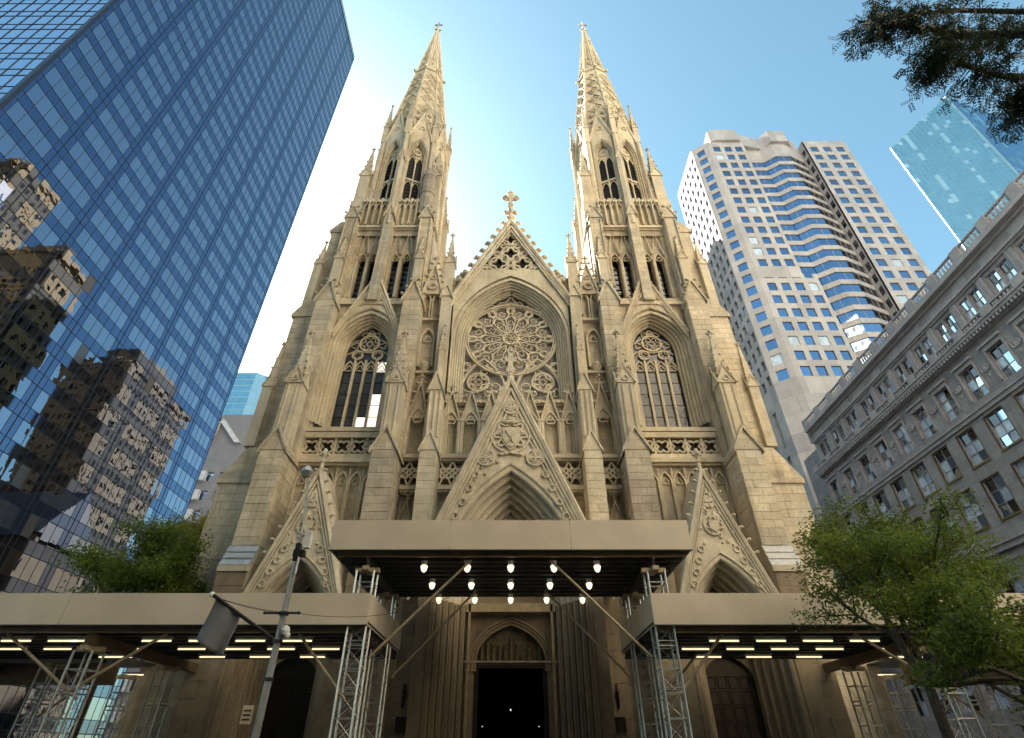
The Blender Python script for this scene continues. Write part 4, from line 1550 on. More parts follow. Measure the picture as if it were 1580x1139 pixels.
    b.box(-3, 3, 33.5, 60.1, 12, 12.1)
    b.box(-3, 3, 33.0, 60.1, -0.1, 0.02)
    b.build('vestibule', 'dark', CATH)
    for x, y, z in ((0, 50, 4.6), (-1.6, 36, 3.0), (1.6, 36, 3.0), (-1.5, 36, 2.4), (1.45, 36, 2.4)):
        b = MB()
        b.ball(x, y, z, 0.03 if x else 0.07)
        b.build('interior_lamp', 'glare_and_lamp', CATH)
    # reveal between the back wall and the doorway
    for x in (-5.32, 5.32, -16.1, 16.1):
        b = MB()
        yy = 30.84 if abs(x) < 6 else 32.9
        b.box(x - 0.26, x + 0.26, yy, 30.95 if abs(x) < 6 else 33.0, 2.55, 3.2)
        b.build('plaque', 'bronze', CATH)
    for x in (-5.32, 5.32):
        b = MB()
        b.frustum(x, 30.86, 3.55, 4.1, 0.05, 0.09, 6)
        b.ball(x, 30.84, 4.25, 0.11, 0.12)
        b.box(x - 0.03, x + 0.03, 30.84, 30.95, 4.3, 4.6)
        b.build('wall_ornament', 'bronze', CATH)
    for i in range(4):
        b = MB()
        b.box(-20 + 0.01 * i, 20 - 0.01 * i, 28.6 + 0.35 * i, 33.0, 0.14 * i, 0.14 * (i + 1))
        b.build('step', 'stone_grey', CATH)
centre()

# ------------------------------------------------------------------ buildings round about
def frame_T(org, u, n):
    m = frame_matrix(org, u, n)
    return lambda p: tuple(m @ Vector(p))

def grid_mb(b, W, z0, z1, cols, rows, depth):
    """piers and spandrels round a grid of openings, in facade coordinates"""
    e = [0.0]
    for a, c in cols:
        e += [a, c]
    e.append(W)
    for i in range(0, len(e), 2):
        if e[i + 1] - e[i] > 1e-4:
            b.box(e[i], e[i + 1], 0, depth, z0, z1)
    g = [z0]
    for a, c in rows:
        g += [a, c]
    g.append(z1)
    for a, c in cols:
        for i in range(0, len(g), 2):
            if g[i + 1] - g[i] > 1e-4:
                b.box(a, c, 0.002, depth, g[i], g[i + 1])

def pane_piece(name, mat, parent, fm, x, y, z, w, h, tilt=0.0):
    mt = fm @ Matrix.Translation((x, y, z))
    if tilt:
        mt = mt @ Matrix.Rotation(rnd.gauss(0, tilt), 4, 'X') @ Matrix.Rotation(rnd.gauss(0, tilt), 4, 'Z')
    return piece(name, unit_quad(mat), parent, mt @ Matrix.Diagonal((w, 1, h, 1)))

def pane_join(b, fm, x, y, z, w, h, tilt=0.0):
    mt = fm @ Matrix.Translation((x, y, z))
    if tilt:
        mt = mt @ Matrix.Rotation(rnd.gauss(0, tilt), 4, 'X') @ Matrix.Rotation(rnd.gauss(0, tilt), 4, 'Z')
    b.add([tuple(mt @ Vector(p)) for p in ((-w / 2, 0, -h / 2), (w / 2, 0, -h / 2), (w / 2, 0, h / 2), (-w / 2, 0, h / 2))], [(0, 1, 2, 3)])

# ---- dark glass tower on the left
def glass_tower():
    X, Y0, Y1, H = -50.0, 26.9, 79.1, 181.3
    t = thing('glass_skyscraper', 'tall dark blue glass skyscraper mirroring stone buildings, across the side street from the church', 'skyscraper', (-70, 50, 0))
    b = MB()
    b.box(-92, X - 0.35, Y0 + 0.35, Y1, 0, H - 0.5)
    b.build('core', 'mullion', t)
    fh, bay = 3.7, (Y1 - Y0) / 8.0
    # south face: u runs away from the street
    org, u, n = (X, Y0, 0), (0, 1, 0), (1, 0, 0)
    fm = frame_matrix(org, u, n)
    T = frame_T(org, u, n)
    nfl = int(H / fh)
    vis, spa = MB(), MB()
    cand = []
    for f in range(nfl + 1):
        zb = f * fh
        for k in range(8):
            for q in range(4):
                x = bay * k + 0.72 + (bay - 1.44) / 4 * (q + 0.5)
                w = (bay - 1.44) / 4 - 0.03
                if zb + fh <= H:
                    cand.append((x, zb + 2.52, w, 2.24))
                    pane_join(spa, fm, x, 0.02, zb + 0.69, w, 1.3, 0.0016)
                    if q in (0, 3):
                        xe = bay * k + (0.38 if q == 0 else bay - 0.38)
                        pane_join(spa, fm, xe, 0.02, zb + 0.69, 0.64, 1.3, 0.0016)
                        pane_join(spa, fm, xe, 0.02, zb + 2.52, 0.64, 2.24, 0.0016)
    def size(c):
        px, py, pz = X, Y0 + c[0], c[1] - 1.7
        d = py * 0.809 + pz * 0.588
        q = py * 0.809
        xs = 788 + 820 * X / d
        ys = 569.5 - 820 * (pz * 0.809 - py * 0.588) / d
        seen = xs > -15 and -15 < ys < 930
        return (0 if seen else 1, d)
    cand.sort(key=size)
    for i, c in enumerate(cand):
        tl = 0.0034
        if i < 300:
            pane_piece('pane', 'vision_blind' if rnd.random() < 0.015 else 'vision', t, fm, c[0], 0.02, c[1], c[2], c[3], tl)
        else:
            pane_join(vis, fm, c[0], 0.02, c[1], c[2], c[3], tl)
    vis.build('vision_glazing', 'vision', t, kind='stuff')
    spa.build('spandrel_glazing', 'spandrel', t, kind='stuff')
    b = MB(T)
    for k in range(9):
        b.box(bay * k - 0.04, bay * k + 0.04, -0.02, 0.2, 0, H)
    b.build('bay_mullion', 'mullion', t)
    b = MB(T)
    for k in range(8):
        for q in range(5):
            x = bay * k + 0.72 + (bay - 1.44) / 4 * q
            b.box(x - 0.016, x + 0.016, -0.012, 0.2, 0, H)
    b.build('mullion', 'mullion', t)
    b = MB(T)
    for f in range(nfl + 1):
        for zz in (f * fh, f * fh + 1.38):
            b.box(0, Y1 - Y0, -0.012, 0.2, zz - 0.02, zz + 0.02)
    b.box(0, Y1 - Y0, -0.1, 0.35, H - 0.7, H)
    b.build('transom', 'mullion', t)
    # street face
    org, u, n = (X, Y0, 0), (-1, 0, 0), (0, -1, 0)
    fm = frame_matrix(org, u, n)
    T = frame_T(org, u, n)
    vis = MB()
    k = 0
    for f in range(nfl):
        for q in range(26):
            x = 0.15 + 1.62 * q
            if 0.15 + 1.62 * (q + 1) > 42.2:
                continue
            z = f * fh
            pane_join(vis, fm, x + 0.8, 0.02, z + 2.5, 1.56, 2.2, 0.002)
            pane_join(vis, fm, x + 0.8, 0.02, z + 0.7, 1.56, 1.25, 0.002)
    vis.build('street_glazing', 'vision_w', t, kind='stuff')
    b = MB(T)
    for q in range(27):
        x = 0.15 + 1.62 * q
        b.box(x - 0.03, x + 0.03, -0.04, 0.2, 0, H)
    for f in range(nfl + 1):
        for zz in (f * fh + 0.03, f * fh + 1.38):
            b.box(0, 42, -0.03, 0.2, zz - 0.03, zz + 0.03)
    b.build('street_mullion', 'mullion', t)
    b = MB()
    b.box(X - 0.4, X + 0.12, Y0 - 0.12, Y0 + 0.3, 0, H)
    b.build('corner_post', 'mullion', t)
glass_tower()

# ---- pale precast tower on the right
def precast_tower():
    X, Y, H = 50.0, 81.0, 137.0
    t = thing('precast_skyscraper', 'pale concrete skyscraper with square windows and a zigzag glass recess, behind the stone store', 'skyscraper', (70, 95, 0))
    fh = 3.68
    ztop = 134.9
    rows_all = [(ztop - fh * i - 2.3, ztop - fh * i) for i in range(21)]
    rows_all.reverse()
    b = MB()
    b.prismz([(50.45, 83.9), (53.7, 81.45), (63.1, 81.45), (63.1, 89.5), (80.0, 89.5), (80.0, 81.45), (91.1, 81.45), (91.1, 98.3), (50.6, 98.3)], 0, H - 0.4)
    b.build('core', 'concrete', t)
    def face(name, org, u, n, W, z0, z1, cols, rows, depth=0.28, mat='win_blue'):
        fm = frame_matrix(org, u, n)
        b = MB(frame_T(org, u, n))
        grid_mb(b, W, z0, z1, cols, rows, depth)
        b.build(name, 'concrete', t)
        for a, c in cols:
            for r0, r1 in rows:
                w = pane_piece('window', 'blind' if mat == 'win_blue' and rnd.random() < 0.07 else mat, t, fm, (a + c) / 2, depth - 0.04, (r0 + r1) / 2, c - a, r1 - r0, 0.012)
    # front of the left wing, three columns, a fourth lower down
    c3 = [(1.15, 3.05), (4.1, 6.0), (7.05, 8.95)]
    up_rows = [r for r in rows_all if r[0] > 85]
    lo_rows = [r for r in rows_all if r[0] <= 85]
    face('front_wall', (53.5, Y, 0), (1, 0, 0), (0, -1, 0), 9.7, 85, H, c3, up_rows)
    face('lower_front_wall', (53.5, Y, 0), (1, 0, 0), (0, -1, 0), 12.6, 57, 85, c3 + [(10.05, 11.85)], lo_rows)
    # chamfered corner with its own column of windows
    L = math.hypot(3.5, 2.6)
    face('corner_wall', (50.0, Y + 2.6, 0), (3.5 / L, -2.6 / L, 0), (-2.6 / L, -3.5 / L, 0), L, 57, H, [(1.1, 3.1)], rows_all)
    # left flank, deep square windows
    cols = [(1.1 + 2.35 * i, 2.45 + 2.35 * i) for i in range(6)]
    face('flank_wall', (50.0, 98.3, 0), (0, -1, 0), (-1, 0, 0), 14.7, 57, H, cols, rows_all, 0.45, 'win_blue')
    tall = [(20 + 9 * i, 27.2 + 9 * i) for i in range(4)]
    face('lower_flank_wall', (50.0, 98.3, 0), (0, -1, 0), (-1, 0, 0), 14.7, 0, 57, [(1.2 + 3.2 * i, 2.6 + 3.2 * i) for i in range(4)], tall, 0.6, 'win_dark')
    b = MB()
    b.box(53.5, 66.1, Y, Y + 0.9, 0, 57)
    b.prismz([(50.0, 83.6), (53.5, 81.0), (53.5, 82.2), (50.6, 84.2)], 0, 57)
    b.build('base_wall', 'concrete', t)
    # right wing
    face('wing_wall', (79.6, Y, 0), (1, 0, 0), (0, -1, 0), 11.6, 40, H, [(1.2, 3.3), (4.7, 6.8), (8.2, 10.3)], rows_all)
    face('wing_side_wall', (79.6, 89, 0), (0, -1, 0), (-1, 0, 0), 8.0, 40, H, [(5.9, 7.3)], rows_all, 0.2, 'win_dark')
    # zigzag recess: ribbons of glass between white bands
    plan = [(63.2, 81.05), (64.4, 83.4), (68.4, 83.4), (71.0, 81.5), (74.8, 81.5), (79.55, 83.5)]
    for i, (p, q) in enumerate(zip(plan, plan[1:])):
        d = Vector((q[0] - p[0], q[1] - p[1], 0))
        L = d.length
        u = d / L
        n = Vector((u.y, -u.x, 0))
        fm = frame_matrix((p[0], p[1], 0), u, n)
        b = MB(frame_T((p[0], p[1], 0), u, n))
        for r in range(1, 25):
            z1 = ztop - fh * r - 2.3 + 0.1
            if z1 < 50:
                break
            b.box(-0.05, L + 0.05, 0, 0.6, z1 - (fh - 2.35), z1)
            pane_piece('ribbon_window', 'win_dark' if i == 4 else 'win_blue', t, fm, L / 2, 0.22, z1 + 1.17, L, 2.35, 0.008)  # last facet's dark reflection painted with darker glass
            nm = max(2, int(L / 1.4))
            for k in range(1, nm):
                b.box(L * k / nm - 0.03, L * k / nm + 0.03, 0.18, 0.25, z1, z1 + 2.35)
        b.build('spandrel_band', 'concrete', t)
        b = MB(frame_T((p[0], p[1], 0), u, n))
        b.box(-0.05, L + 0.05, 0.004, 1.5, ztop - fh + 0.1, 141.5)
        b.build('crown_wall', 'concrete', t)
    # top parapets with two bulges
    b = MB()
    b.prismz([(54.5, 80.9), (56.0, 80.2), (62.0, 80.2), (63.4, 81.8), (69.5, 83.0), (71.0, 80.6), (75.5, 80.6), (78.8, 84), (79, 96), (56, 96)], H + 0.002, 142)
    b.box(50.2, 54.4, 84.5, 98, H + 0.002, H + 1.2)
    b.box(79.8, 91.0, 81.2, 98, H + 0.002, H + 1.0)
    b.build('roof_parapet', 'concrete', t)
precast_tower()

# ---- grey stone store on the right
def stone_store():
    X, Y0, Y1 = 44.0, 22.0, 69.6
    t = thing('stone_store', 'grey limestone department store with cornices and tall windows along the side street', 'building', (60, 45, 0))
    bay = 3.72
    L = Y1 - Y0
    org, u, n = (X, Y1, 0), (0, -1, 0), (-1, 0, 0)
    fm = frame_matrix(org, u, n)
    T = frame_T(org, u, n)
    b = MB()
    b.box(X + 0.42, X + 50, Y0, Y1, 0, 33.4)
    b.box(X + 1.02, X + 50, Y0, Y1, 33.4, 41.0)
    b.build('core', 'saks', t)
    nb = int(L / bay)
    cen = [1.9 + bay * i for i in range(nb)]
    floors = [(28.7, 31.9, 0.97), (23.8, 27.1, 1.08), (18.8, 22.4, 1.12), (11.0, 14.2, 1.12), (5.0, 9.0, 1.2)]
    depth = 0.36
    b = MB(T)
    e = [0.0]
    for c in cen:
        e += [c - 1.2, c + 1.2]
    e.append(L)
    for i in range(0, len(e), 2):
        b.box(e[i], e[i + 1], 0, depth, 0, 33.3)
    # fill round the openings in each bay
    for c in cen:
        z = 0.0
        for z0, z1, hw in sorted(floors):
            hw = min(hw, 1.199)
            b.box(c - 1.2, c + 1.2, 0.002, depth, z, z0)
            if hw < 1.19:
                b.box(c - 1.2, c - hw, 0.003, depth, z0, z1)
                b.box(c + hw, c + 1.2, 0.003, depth, z0, z1)
            z = z1
        b.box(c - 1.2, c + 1.2, 0.002, depth, z, 33.3)
    # attic with paired windows
    for c in cen:
        pass
    acols = []
    for c in cen:
        acols += [(c - 1.25, c - 0.12), (c + 0.12, c + 1.25)]
    T2 = frame_T((X + 0.7, Y1, 0), u, n)
    b2 = MB(T2)
    grid_mb(b2, L, 33.3, 41.3, acols, [(35.9, 38.1)], 0.3)
    b.build('wall', 'saks', t)
    b2.build('attic_wall', 'saks', t)
    def window(z0, z1, c, hw, y, rows, fm_):
        """frame > panes; sashes tilted, some with painted sky"""
        fb = MB(lambda p: tuple(fm_ @ Vector(p)))
        t_ = 0.07
        fb.box(c - hw, c - hw + t_, y - 0.12, y + 0.02, z0, z1)
        fb.box(c + hw - t_, c + hw, y - 0.12, y + 0.02, z0, z1)
        fb.box(c - hw + t_, c + hw - t_, y - 0.12, y + 0.02, z1 - t_, z1)
        fb.box(c - hw + t_, c + hw - t_, y - 0.12, y + 0.02, z0, z0 + t_)
        fb.box(c - 0.03, c + 0.03, y - 0.08, y + 0.01, z0 + t_, z1 - t_)
        for k in range(1, rows):
            z = z0 + (z1 - z0) * k / rows
            fb.box(c - hw + t_, c + hw - t_, y - 0.07, y + 0.01, z - 0.025, z + 0.025)
        w = fb.build('window', 'saks_trim', t)
        for sx in (-1, 1):
            for k in range(rows):
                za, zb = z0 + (z1 - z0) * k / rows, z0 + (z1 - z0) * (k + 1) / rows
                mt = fm_ @ Matrix.Translation((c + sx * hw / 2, y, (za + zb) / 2)) @ Matrix.Rotation(rnd.gauss(0, 0.05), 4, 'X') @ Matrix.Rotation(rnd.gauss(0, 0.03), 4, 'Z') @ Matrix.Diagonal((hw, 1, zb - za, 1))
                dark = (k == rows - 1 and rnd.random() < 0.4) or rnd.random() < 0.07
                p = bpy.data.objects.new('pane', unit_quad('win_dark' if dark else ('blind' if rnd.random() < 0.5 else 'win_blue')))  # pale panes paint reflected sky
                link(p)
                p.parent = w
                p.matrix_parent_inverse = Matrix.Identity(4)
                p.matrix_basis = mt
        return w
    for z0, z1, hw in floors:
        for c in cen:
            window(z0, z1, c, hw - 0.02, depth - 0.06, 3, fm)
    fm2 = frame_matrix((X + 0.7, Y1, 0), u, n)
    for a, c in acols:
        window(35.9, 38.1, (a + c) / 2, (c - a) / 2 - 0.01, 0.24, 2, fm2)
    # trim
    def strip(b, z0, z1, out, y1=0.0, x0=0.0, x1=None):
        b.box(x0, L if x1 is None else x1, -out, y1, z0, z1)
    b = MB(T)
    strip(b, 33.3, 33.7, 0.35, 0.6)
    strip(b, 33.7, 34.0, 0.75, 0.7)
    strip(b, 34.0, 34.2, 0.85, 0.7)
    for i in range(int(L / 0.42)):
        b.box(i * 0.42 + 0.08, i * 0.42 + 0.30, -0.72, 0.0, 33.36, 33.69)
    b.build('main_cornice', 'saks_trim', t)
    b = MB(T)
    strip(b, 27.45, 27.85, 0.16)
    strip(b, 27.85, 28.0, 0.28)
    strip(b, 16.4, 16.9, 0.3)
    strip(b, 16.9, 17.1, 0.45)
    strip(b, 15.6, 15.9, 0.12)
    b.build('string_course', 'saks_trim', t)
    b = MB(frame_T((X + 0.7, Y1, 0), u, n))
    strip(b, 38.5, 38.7, 0.2)
    strip(b, 38.7, 38.95, 0.4)
    strip(b, 40.2, 40.5, 0.25)
    strip(b, 40.5, 41.0, 0.85)
    strip(b, 35.55, 35.75, 0.12)
    for c in cen:
        b.box(c - 0.9, c + 0.9, -0.06, 0.0, 39.1, 39.9)
        for q in (-1.7, 1.7):
            b.box(c + q - 0.18, c + q + 0.18, -0.14, 0.0, 34.4, 38.48)
    b.build('upper_cornice', 'saks_trim', t)
    # balustrades: on the main cornice and on the roof
    for z, T_, y, h in ((34.2, T, -0.5, 0.62), (41.3, frame_T((X + 0.7, Y1, 0), u, n), -0.35, 1.1)):
        rail = MB(T_)
        rail.box(0, L, y - 0.14, y + 0.14, z + h, z + h + 0.16)
        rail.box(0, L, y - 0.14, y + 0.14, z, z + 0.14)
        for i in range(nb + 1):
            c = 0.05 + bay * i
            rail.box(c - 0.55, c + 0.55, y - 0.2, y + 0.2, z, z + h + 0.22)
        bl = rail.build('balustrade', 'saks_trim', t)
        for i in range(nb):
            for k in range(6):
                c = 0.05 + bay * i + 0.55 + (bay - 1.1) * (k + 0.5) / 6
                bb = MB(T_)
                bb.frustum(c, y, z + 0.14, z + 0.14 + (h - 0.14) * 0.45, 0.06, 0.13, 6)
                bb.frustum(c, y, z + 0.14 + (h - 0.14) * 0.45, z + h, 0.13, 0.05, 6)
                bb.build('baluster', 'saks_trim', bl)
    # window surrounds, pediment heads and roundels of the upper floor
    for c in cen:
        b = MB(T)
        b.band([(c - 1.15, 28.9), (c - 1.15, 32.15), (c + 1.15, 32.15), (c + 1.15, 28.9)], [(c - 0.98, 28.9), (c - 0.98, 31.92), (c + 0.98, 31.92), (c + 0.98, 28.9)], -0.12, 0.0)
        b.box(c - 1.3, c + 1.3, -0.32, 0.0, 32.35, 32.55)
        b.box(c - 1.2, c + 1.2, -0.12, 0.0, 32.15, 32.35)
        b.build('window_surround', 'saks_trim', t)
        b = MB(T)
        b.foil(c + bay / 2, 30.7, 0.42, -0.05, 0.09, 2, 0.0, 16, 5)
        b.ball(c + bay / 2, -0.02, 30.7, 0.3, 0.42, 8, 0.12)
        b.ball(c + bay / 2 + 0.05, -0.02, 29.9, 0.14, 0.2, 6, 0.1)
        b.build('roundel', 'saks_trim', t)
        for z0, z1, hw in floors[1:3]:
            b = MB(T)
            b.box(c - hw - 0.1, c + hw + 0.1, -0.1, 0.1, z0 - 0.18, z0)
            b.band([(c - hw - 0.07, z0), (c - hw - 0.07, z1 + 0.07), (c + hw + 0.07, z1 + 0.07), (c + hw + 0.07, z0)], [(c - hw, z0), (c - hw, z1), (c + hw, z1), (c + hw, z0)], -0.03, 0.1)
            b.build('window_frame', 'gold', t)
    b = MB()
    b.box(X + 2, X + 4, 69.7, 76, 0, 39.0)
    b.box(X + 0.4, X + 4, 69.65, 70.1, 39, 42.4)
    b.build('end_wing', 'saks', t)
stone_store()

# ---- aqua glass tower, far right
def aqua_tower():
    t = thing('aqua_glass_tower', 'turquoise glass tower with a darker blue side, rising over the stone store roof', 'skyscraper', (150, 110, 0))
    A, B, Cc = Vector((126.6, 100.0, 0)), Vector((150.5, 93.7, 0)), Vector((205, 110, 0))
    H = 183.0
    d1 = B - A
    # roof line: A is lower in the picture because it is farther along
    def facet(p, q, mats, nc, name, h0, h1):
        d = q - p
        L = d.length
        u = d / L
        n = Vector((u.y, -u.x, 0))
        fm = frame_matrix(p, u, n)
        fh = 1.95
        nf = int(h1 / fh)
        big = MB()
        pale = MB()
        cnt = 0
        w = L / nc
        top = lambda x: h0 + (h1 - h0) * x / L
        for f in range(nf, -1, -1):
            for k in range(nc):
                x = w * (k + 0.5)
                z = f * fh + fh / 2
                zt = top(x)
                if z - fh / 2 > zt:
                    continue
                hh = min(fh, zt - (z - fh / 2)) - 0.1
                streak = rnd.random() < (0.55 if (k in (4, 11) and f % 50 > 8) else 0.05)
                if cnt < 150 and z > 110 and mats[0] == 'aqua':
                    pane_piece('pane', mats[1] if streak else mats[0], t, fm, x, 0.0, z - fh / 2 + hh / 2, w - 0.16, hh, 0.006)
                    cnt += 1
                else:
                    pane_join(pale if streak else big, fm, x, 0.0, z - fh / 2 + hh / 2, w - 0.16, hh, 0.006)
        big.build(name, mats[0], t, kind='stuff')
        if pale.v:
            pale.build(name, mats[1], t, kind='stuff')
        b = MB(frame_T(p, u, n))
        b.prism([(0, 0), (L, 0), (L, h1 + 0.4), (0, h0 + 0.4)], 0.08, 0.3)
        b.build('backing_wall', 'aqua_line', t)
    facet(A, B, ('aqua', 'aqua_pale'), 18, 'curtain_glazing', 165.0, 186.0)
    facet(B, Cc, ('aqua_dark', 'aqua'), 26, 'side_glazing', 186.0, 190.0)
    b = MB()
    b.tube([(150.5, 93.6, 0), (150.5, 93.6, 186.4)], 0.35, 6)
    b.build('corner_post', 'aqua_line', t)
aqua_tower()

# ---- grey building behind the glass tower
def grey_block():
    t = thing('grey_apartment_block', 'grey building with ribbon windows and a white sloped frame, behind the dark blue glass tower', 'building', (-62, 105, 0))
    org, u, n = (-80.0, 100.0, 0), (1, 0, 0), (0, -1, 0)
    fm = frame_matrix(org, u, n)
    L = 28.0
    rows = [(6.0 + 4.05 * i, 7.9 + 4.05 * i) for i in range(11)]
    cols = [(1.0 + 6.6 * k, 6.4 + 6.6 * k) for k in range(4)]
    b = MB(frame_T(org, u, n))
    grid_mb(b, L, 0, 62, cols, rows, 0.5)
    b.build('wall', 'grey_wall', t)
    b = MB()
    b.box(-80, -52, 100.5, 125, 0, 61.8)
    b.build('core', 'grey_wall', t)
    for a, c in cols:
        for r0, r1 in rows:
            b = MB(frame_T(org, u, n))
            for k in range(4):
                x = a + (c - a) * k / 3
                b.box(max(a, x - 0.05), min(c, x + 0.05), 0.36, 0.46, r0, r1)
            b.box(a, c, 0.36, 0.46, r1 - 0.06, r1)
            w = b.build('window', 'white_wall', t)
            for k in range(3):
                x = a + (c - a) * (k + 0.5) / 3
                p = pane_piece('pane', 'win_blue' if rnd.random() < 0.8 else 'win_dark', w, fm, x, 0.45, (r0 + r1) / 2, (c - a) / 3 - 0.05, r1 - r0, 0.03)
    # white blocks that paint sunlit bay ends, and the sloped white frame near the top
    for r0, r1 in rows:
        b = MB(frame_T(org, u, n))
        b.box(16.4, 18.4, -0.9, 0.0, r0 - 0.15, r1 - 0.1)
        b.build('sunlit_bay_end', 'white_wall', t)
    b = MB(frame_T(org, u, n))
    b.prism([(17.0, 60.4), (18.2, 60.4), (23.2, 54.8), (22.0, 54.8)], -0.9, 0)
    b.prism([(17.0, 60.4), (17.8, 60.4), (16.4, 54.8), (15.6, 54.8)], -0.9, -0.002)
    b.build('sloped_frame', 'white_wall', t)
    # blue tower farther off
    t2 = thing('distant_blue_tower', 'small light blue glass tower far behind the grey building', 'skyscraper', (-155, 255, 0))
    for org, u, n, L, H, mat in (((-175, 250, 0), (1, 0, 0), (0, -1, 0), 28.0, 181, 'aqua'), ((-147, 250, 0), (0.75, 0.66, 0), (0.66, -0.75, 0), 25.0, 181, 'aqua_pale')):
        fm = frame_matrix(org, u, n)
        g = MB()
        nc = int(L / 2.4)
        for f in range(45):
            for k in range(nc):
                pane_join(g, fm, L / nc * (k + 0.5), 0, 4 * f + 2.0, L / nc - 0.25, 3.3, 0.01)
        g.build('curtain_glazing', mat, t2, kind='stuff')
        b = MB(frame_T(org, u, n))
        b.box(0, L, 0.1, 2, 0, H)
        b.build('backing_wall', 'aqua_line', t2)
grey_block()

# ---- tan masonry tower behind the cathedral, seen mirrored in the glass tower
def masonry_tower():
    t = thing('masonry_tower', 'dark stepped masonry office tower mirrored in the dark glass facade', 'building', (52, 178, 0))
    b = MB()
    b.box(41, 63, 159, 198, 0, 120)
    b.box(45, 59, 165, 192, 120, 131)
    b.build('core', 'dark_brick_and_shade', t)
    for org, u, n, L in (((40.4, 198, 0), (0, -1, 0), (-1, 0, 0), 39.0), ((40.4, 158.4, 0), (1, 0, 0), (0, -1, 0), 23.0)):
        cols = [(1.2 + 2.6 * k, 2.5 + 2.6 * k) for k in range(int((L - 1) / 2.6))]
        rows = [(4 + 3.8 * i, 6.2 + 3.8 * i) for i in range(30)]
        b = MB(frame_T(org, u, n))
        grid_mb(b, L, 0, 120, cols, rows, 0.5)
        b.box(-0.4, L + 0.4, -0.7, 0.6, 118.6, 120.6)
        b.box(-0.1, L + 0.1, -0.3, 0.0, 100.0, 101.2)
        for k in range(int(L / 1.3)):
            b.box(1.3 * k + 0.2, 1.3 * k + 0.9, -0.5, 0.6, 120.6, 121.8)
        b.build('wall', 'dark_brick_and_shade', t)
        g = MB()
        fm = frame_matrix(org, u, n)
        for a, c in cols:
            for r0, r1 in rows:
                pane_join(g, fm, (a + c) / 2, 0.4, (r0 + r1) / 2, c - a, r1 - r0, 0.02)
        g.build('window_glazing', 'win_dark', t, kind='stuff')
masonry_tower()

def gold_towers():
    for (x0, x1, y0, y1, H), lab in (((65, 98, 104, 121, 163), 'tall sunlit tan tower seen as a gold reflection at the edge of the glass facade'),
                                     ((25, 42, 100, 112, 115), 'lower tan tower behind the church, reflected gold in the glass facade')):
        t = thing('masonry_tower', lab, 'building', ((x0 + x1) / 2, (y0 + y1) / 2, 0))
        b = MB()
        b.box(x0 + 0.4, x1, y0 + 0.4, y1, 0, H)
        b.box(x0 + 4, x1 - 4, y0 + 4, y1 - 4, H, H + 7)
        b.build('core', 'gold_stone', t)
        for org, u, n, L in (((x0, y1, 0), (0, -1, 0), (-1, 0, 0), y1 - y0), ((x0, y0, 0), (1, 0, 0), (0, -1, 0), x1 - x0)):
            cols = [(1.0 + 2.7 * k, 2.3 + 2.7 * k) for k in range(int((L - 1) / 2.7))]
            rows = [(4 + 3.9 * i, 6.3 + 3.9 * i) for i in range(int((H - 6) / 3.9))]
            b = MB(frame_T(org, u, n))
            grid_mb(b, L, 0, H, cols, rows, 0.4)
            b.box(0, L, -0.8, 0, H - 1.5, H + 0.4)
            b.box(0, L, -0.3, 0, H - 14, H - 13)
            b.build('wall', 'gold_stone', t)
            g = MB()
            fm = frame_matrix(org, u, n)
            for a, c in cols:
                for r0, r1 in rows:
                    pane_join(g, fm, (a + c) / 2, 0.3, (r0 + r1) / 2, c - a, r1 - r0, 0.02)
            g.build('window_glazing', 'win_dark', t, kind='stuff')
gold_towers()

# ---- hotel tower straight behind the cathedral: it keeps the sun off the side street
def hotel():
    t = thing('hotel_tower', 'tall dark hotel slab hidden behind the cathedral, seen only in reflections', 'building', (-20, 165, 0))
    b = MB()
    b.box(-62, -29, 150.4, 172, 0, 184)
    b.box(-29, -8, 150.4, 172, 0, 150)
    b.build('core', 'tan_brick', t)
    for x0, x1, H in ((-62, -29, 184), (-29, -8, 150)):
        L = x1 - x0
        fm = frame_matrix((x0, 150, 0), (1, 0, 0), (0, -1, 0))
        cols = [(1 + 3 * k, 2.8 + 3 * k) for k in range(int((L - 1) / 3))]
        rows = [(3 + 3.4 * i, 5.2 + 3.4 * i) for i in range(int((H - 5) / 3.4))]
        b = MB(frame_T((x0, 150, 0), (1, 0, 0), (0, -1, 0)))
        grid_mb(b, L, 0, H, cols, rows, 0.4)
        b.build('wall', 'tan_brick', t)
        g = MB()
        for a, c in cols:
            for r0, r1 in rows:
                pane_join(g, fm, (a + c) / 2, 0.3, (r0 + r1) / 2, c - a, r1 - r0, 0.02)
        g.build('window_glazing', 'win_dark', t, kind='stuff')
hotel()

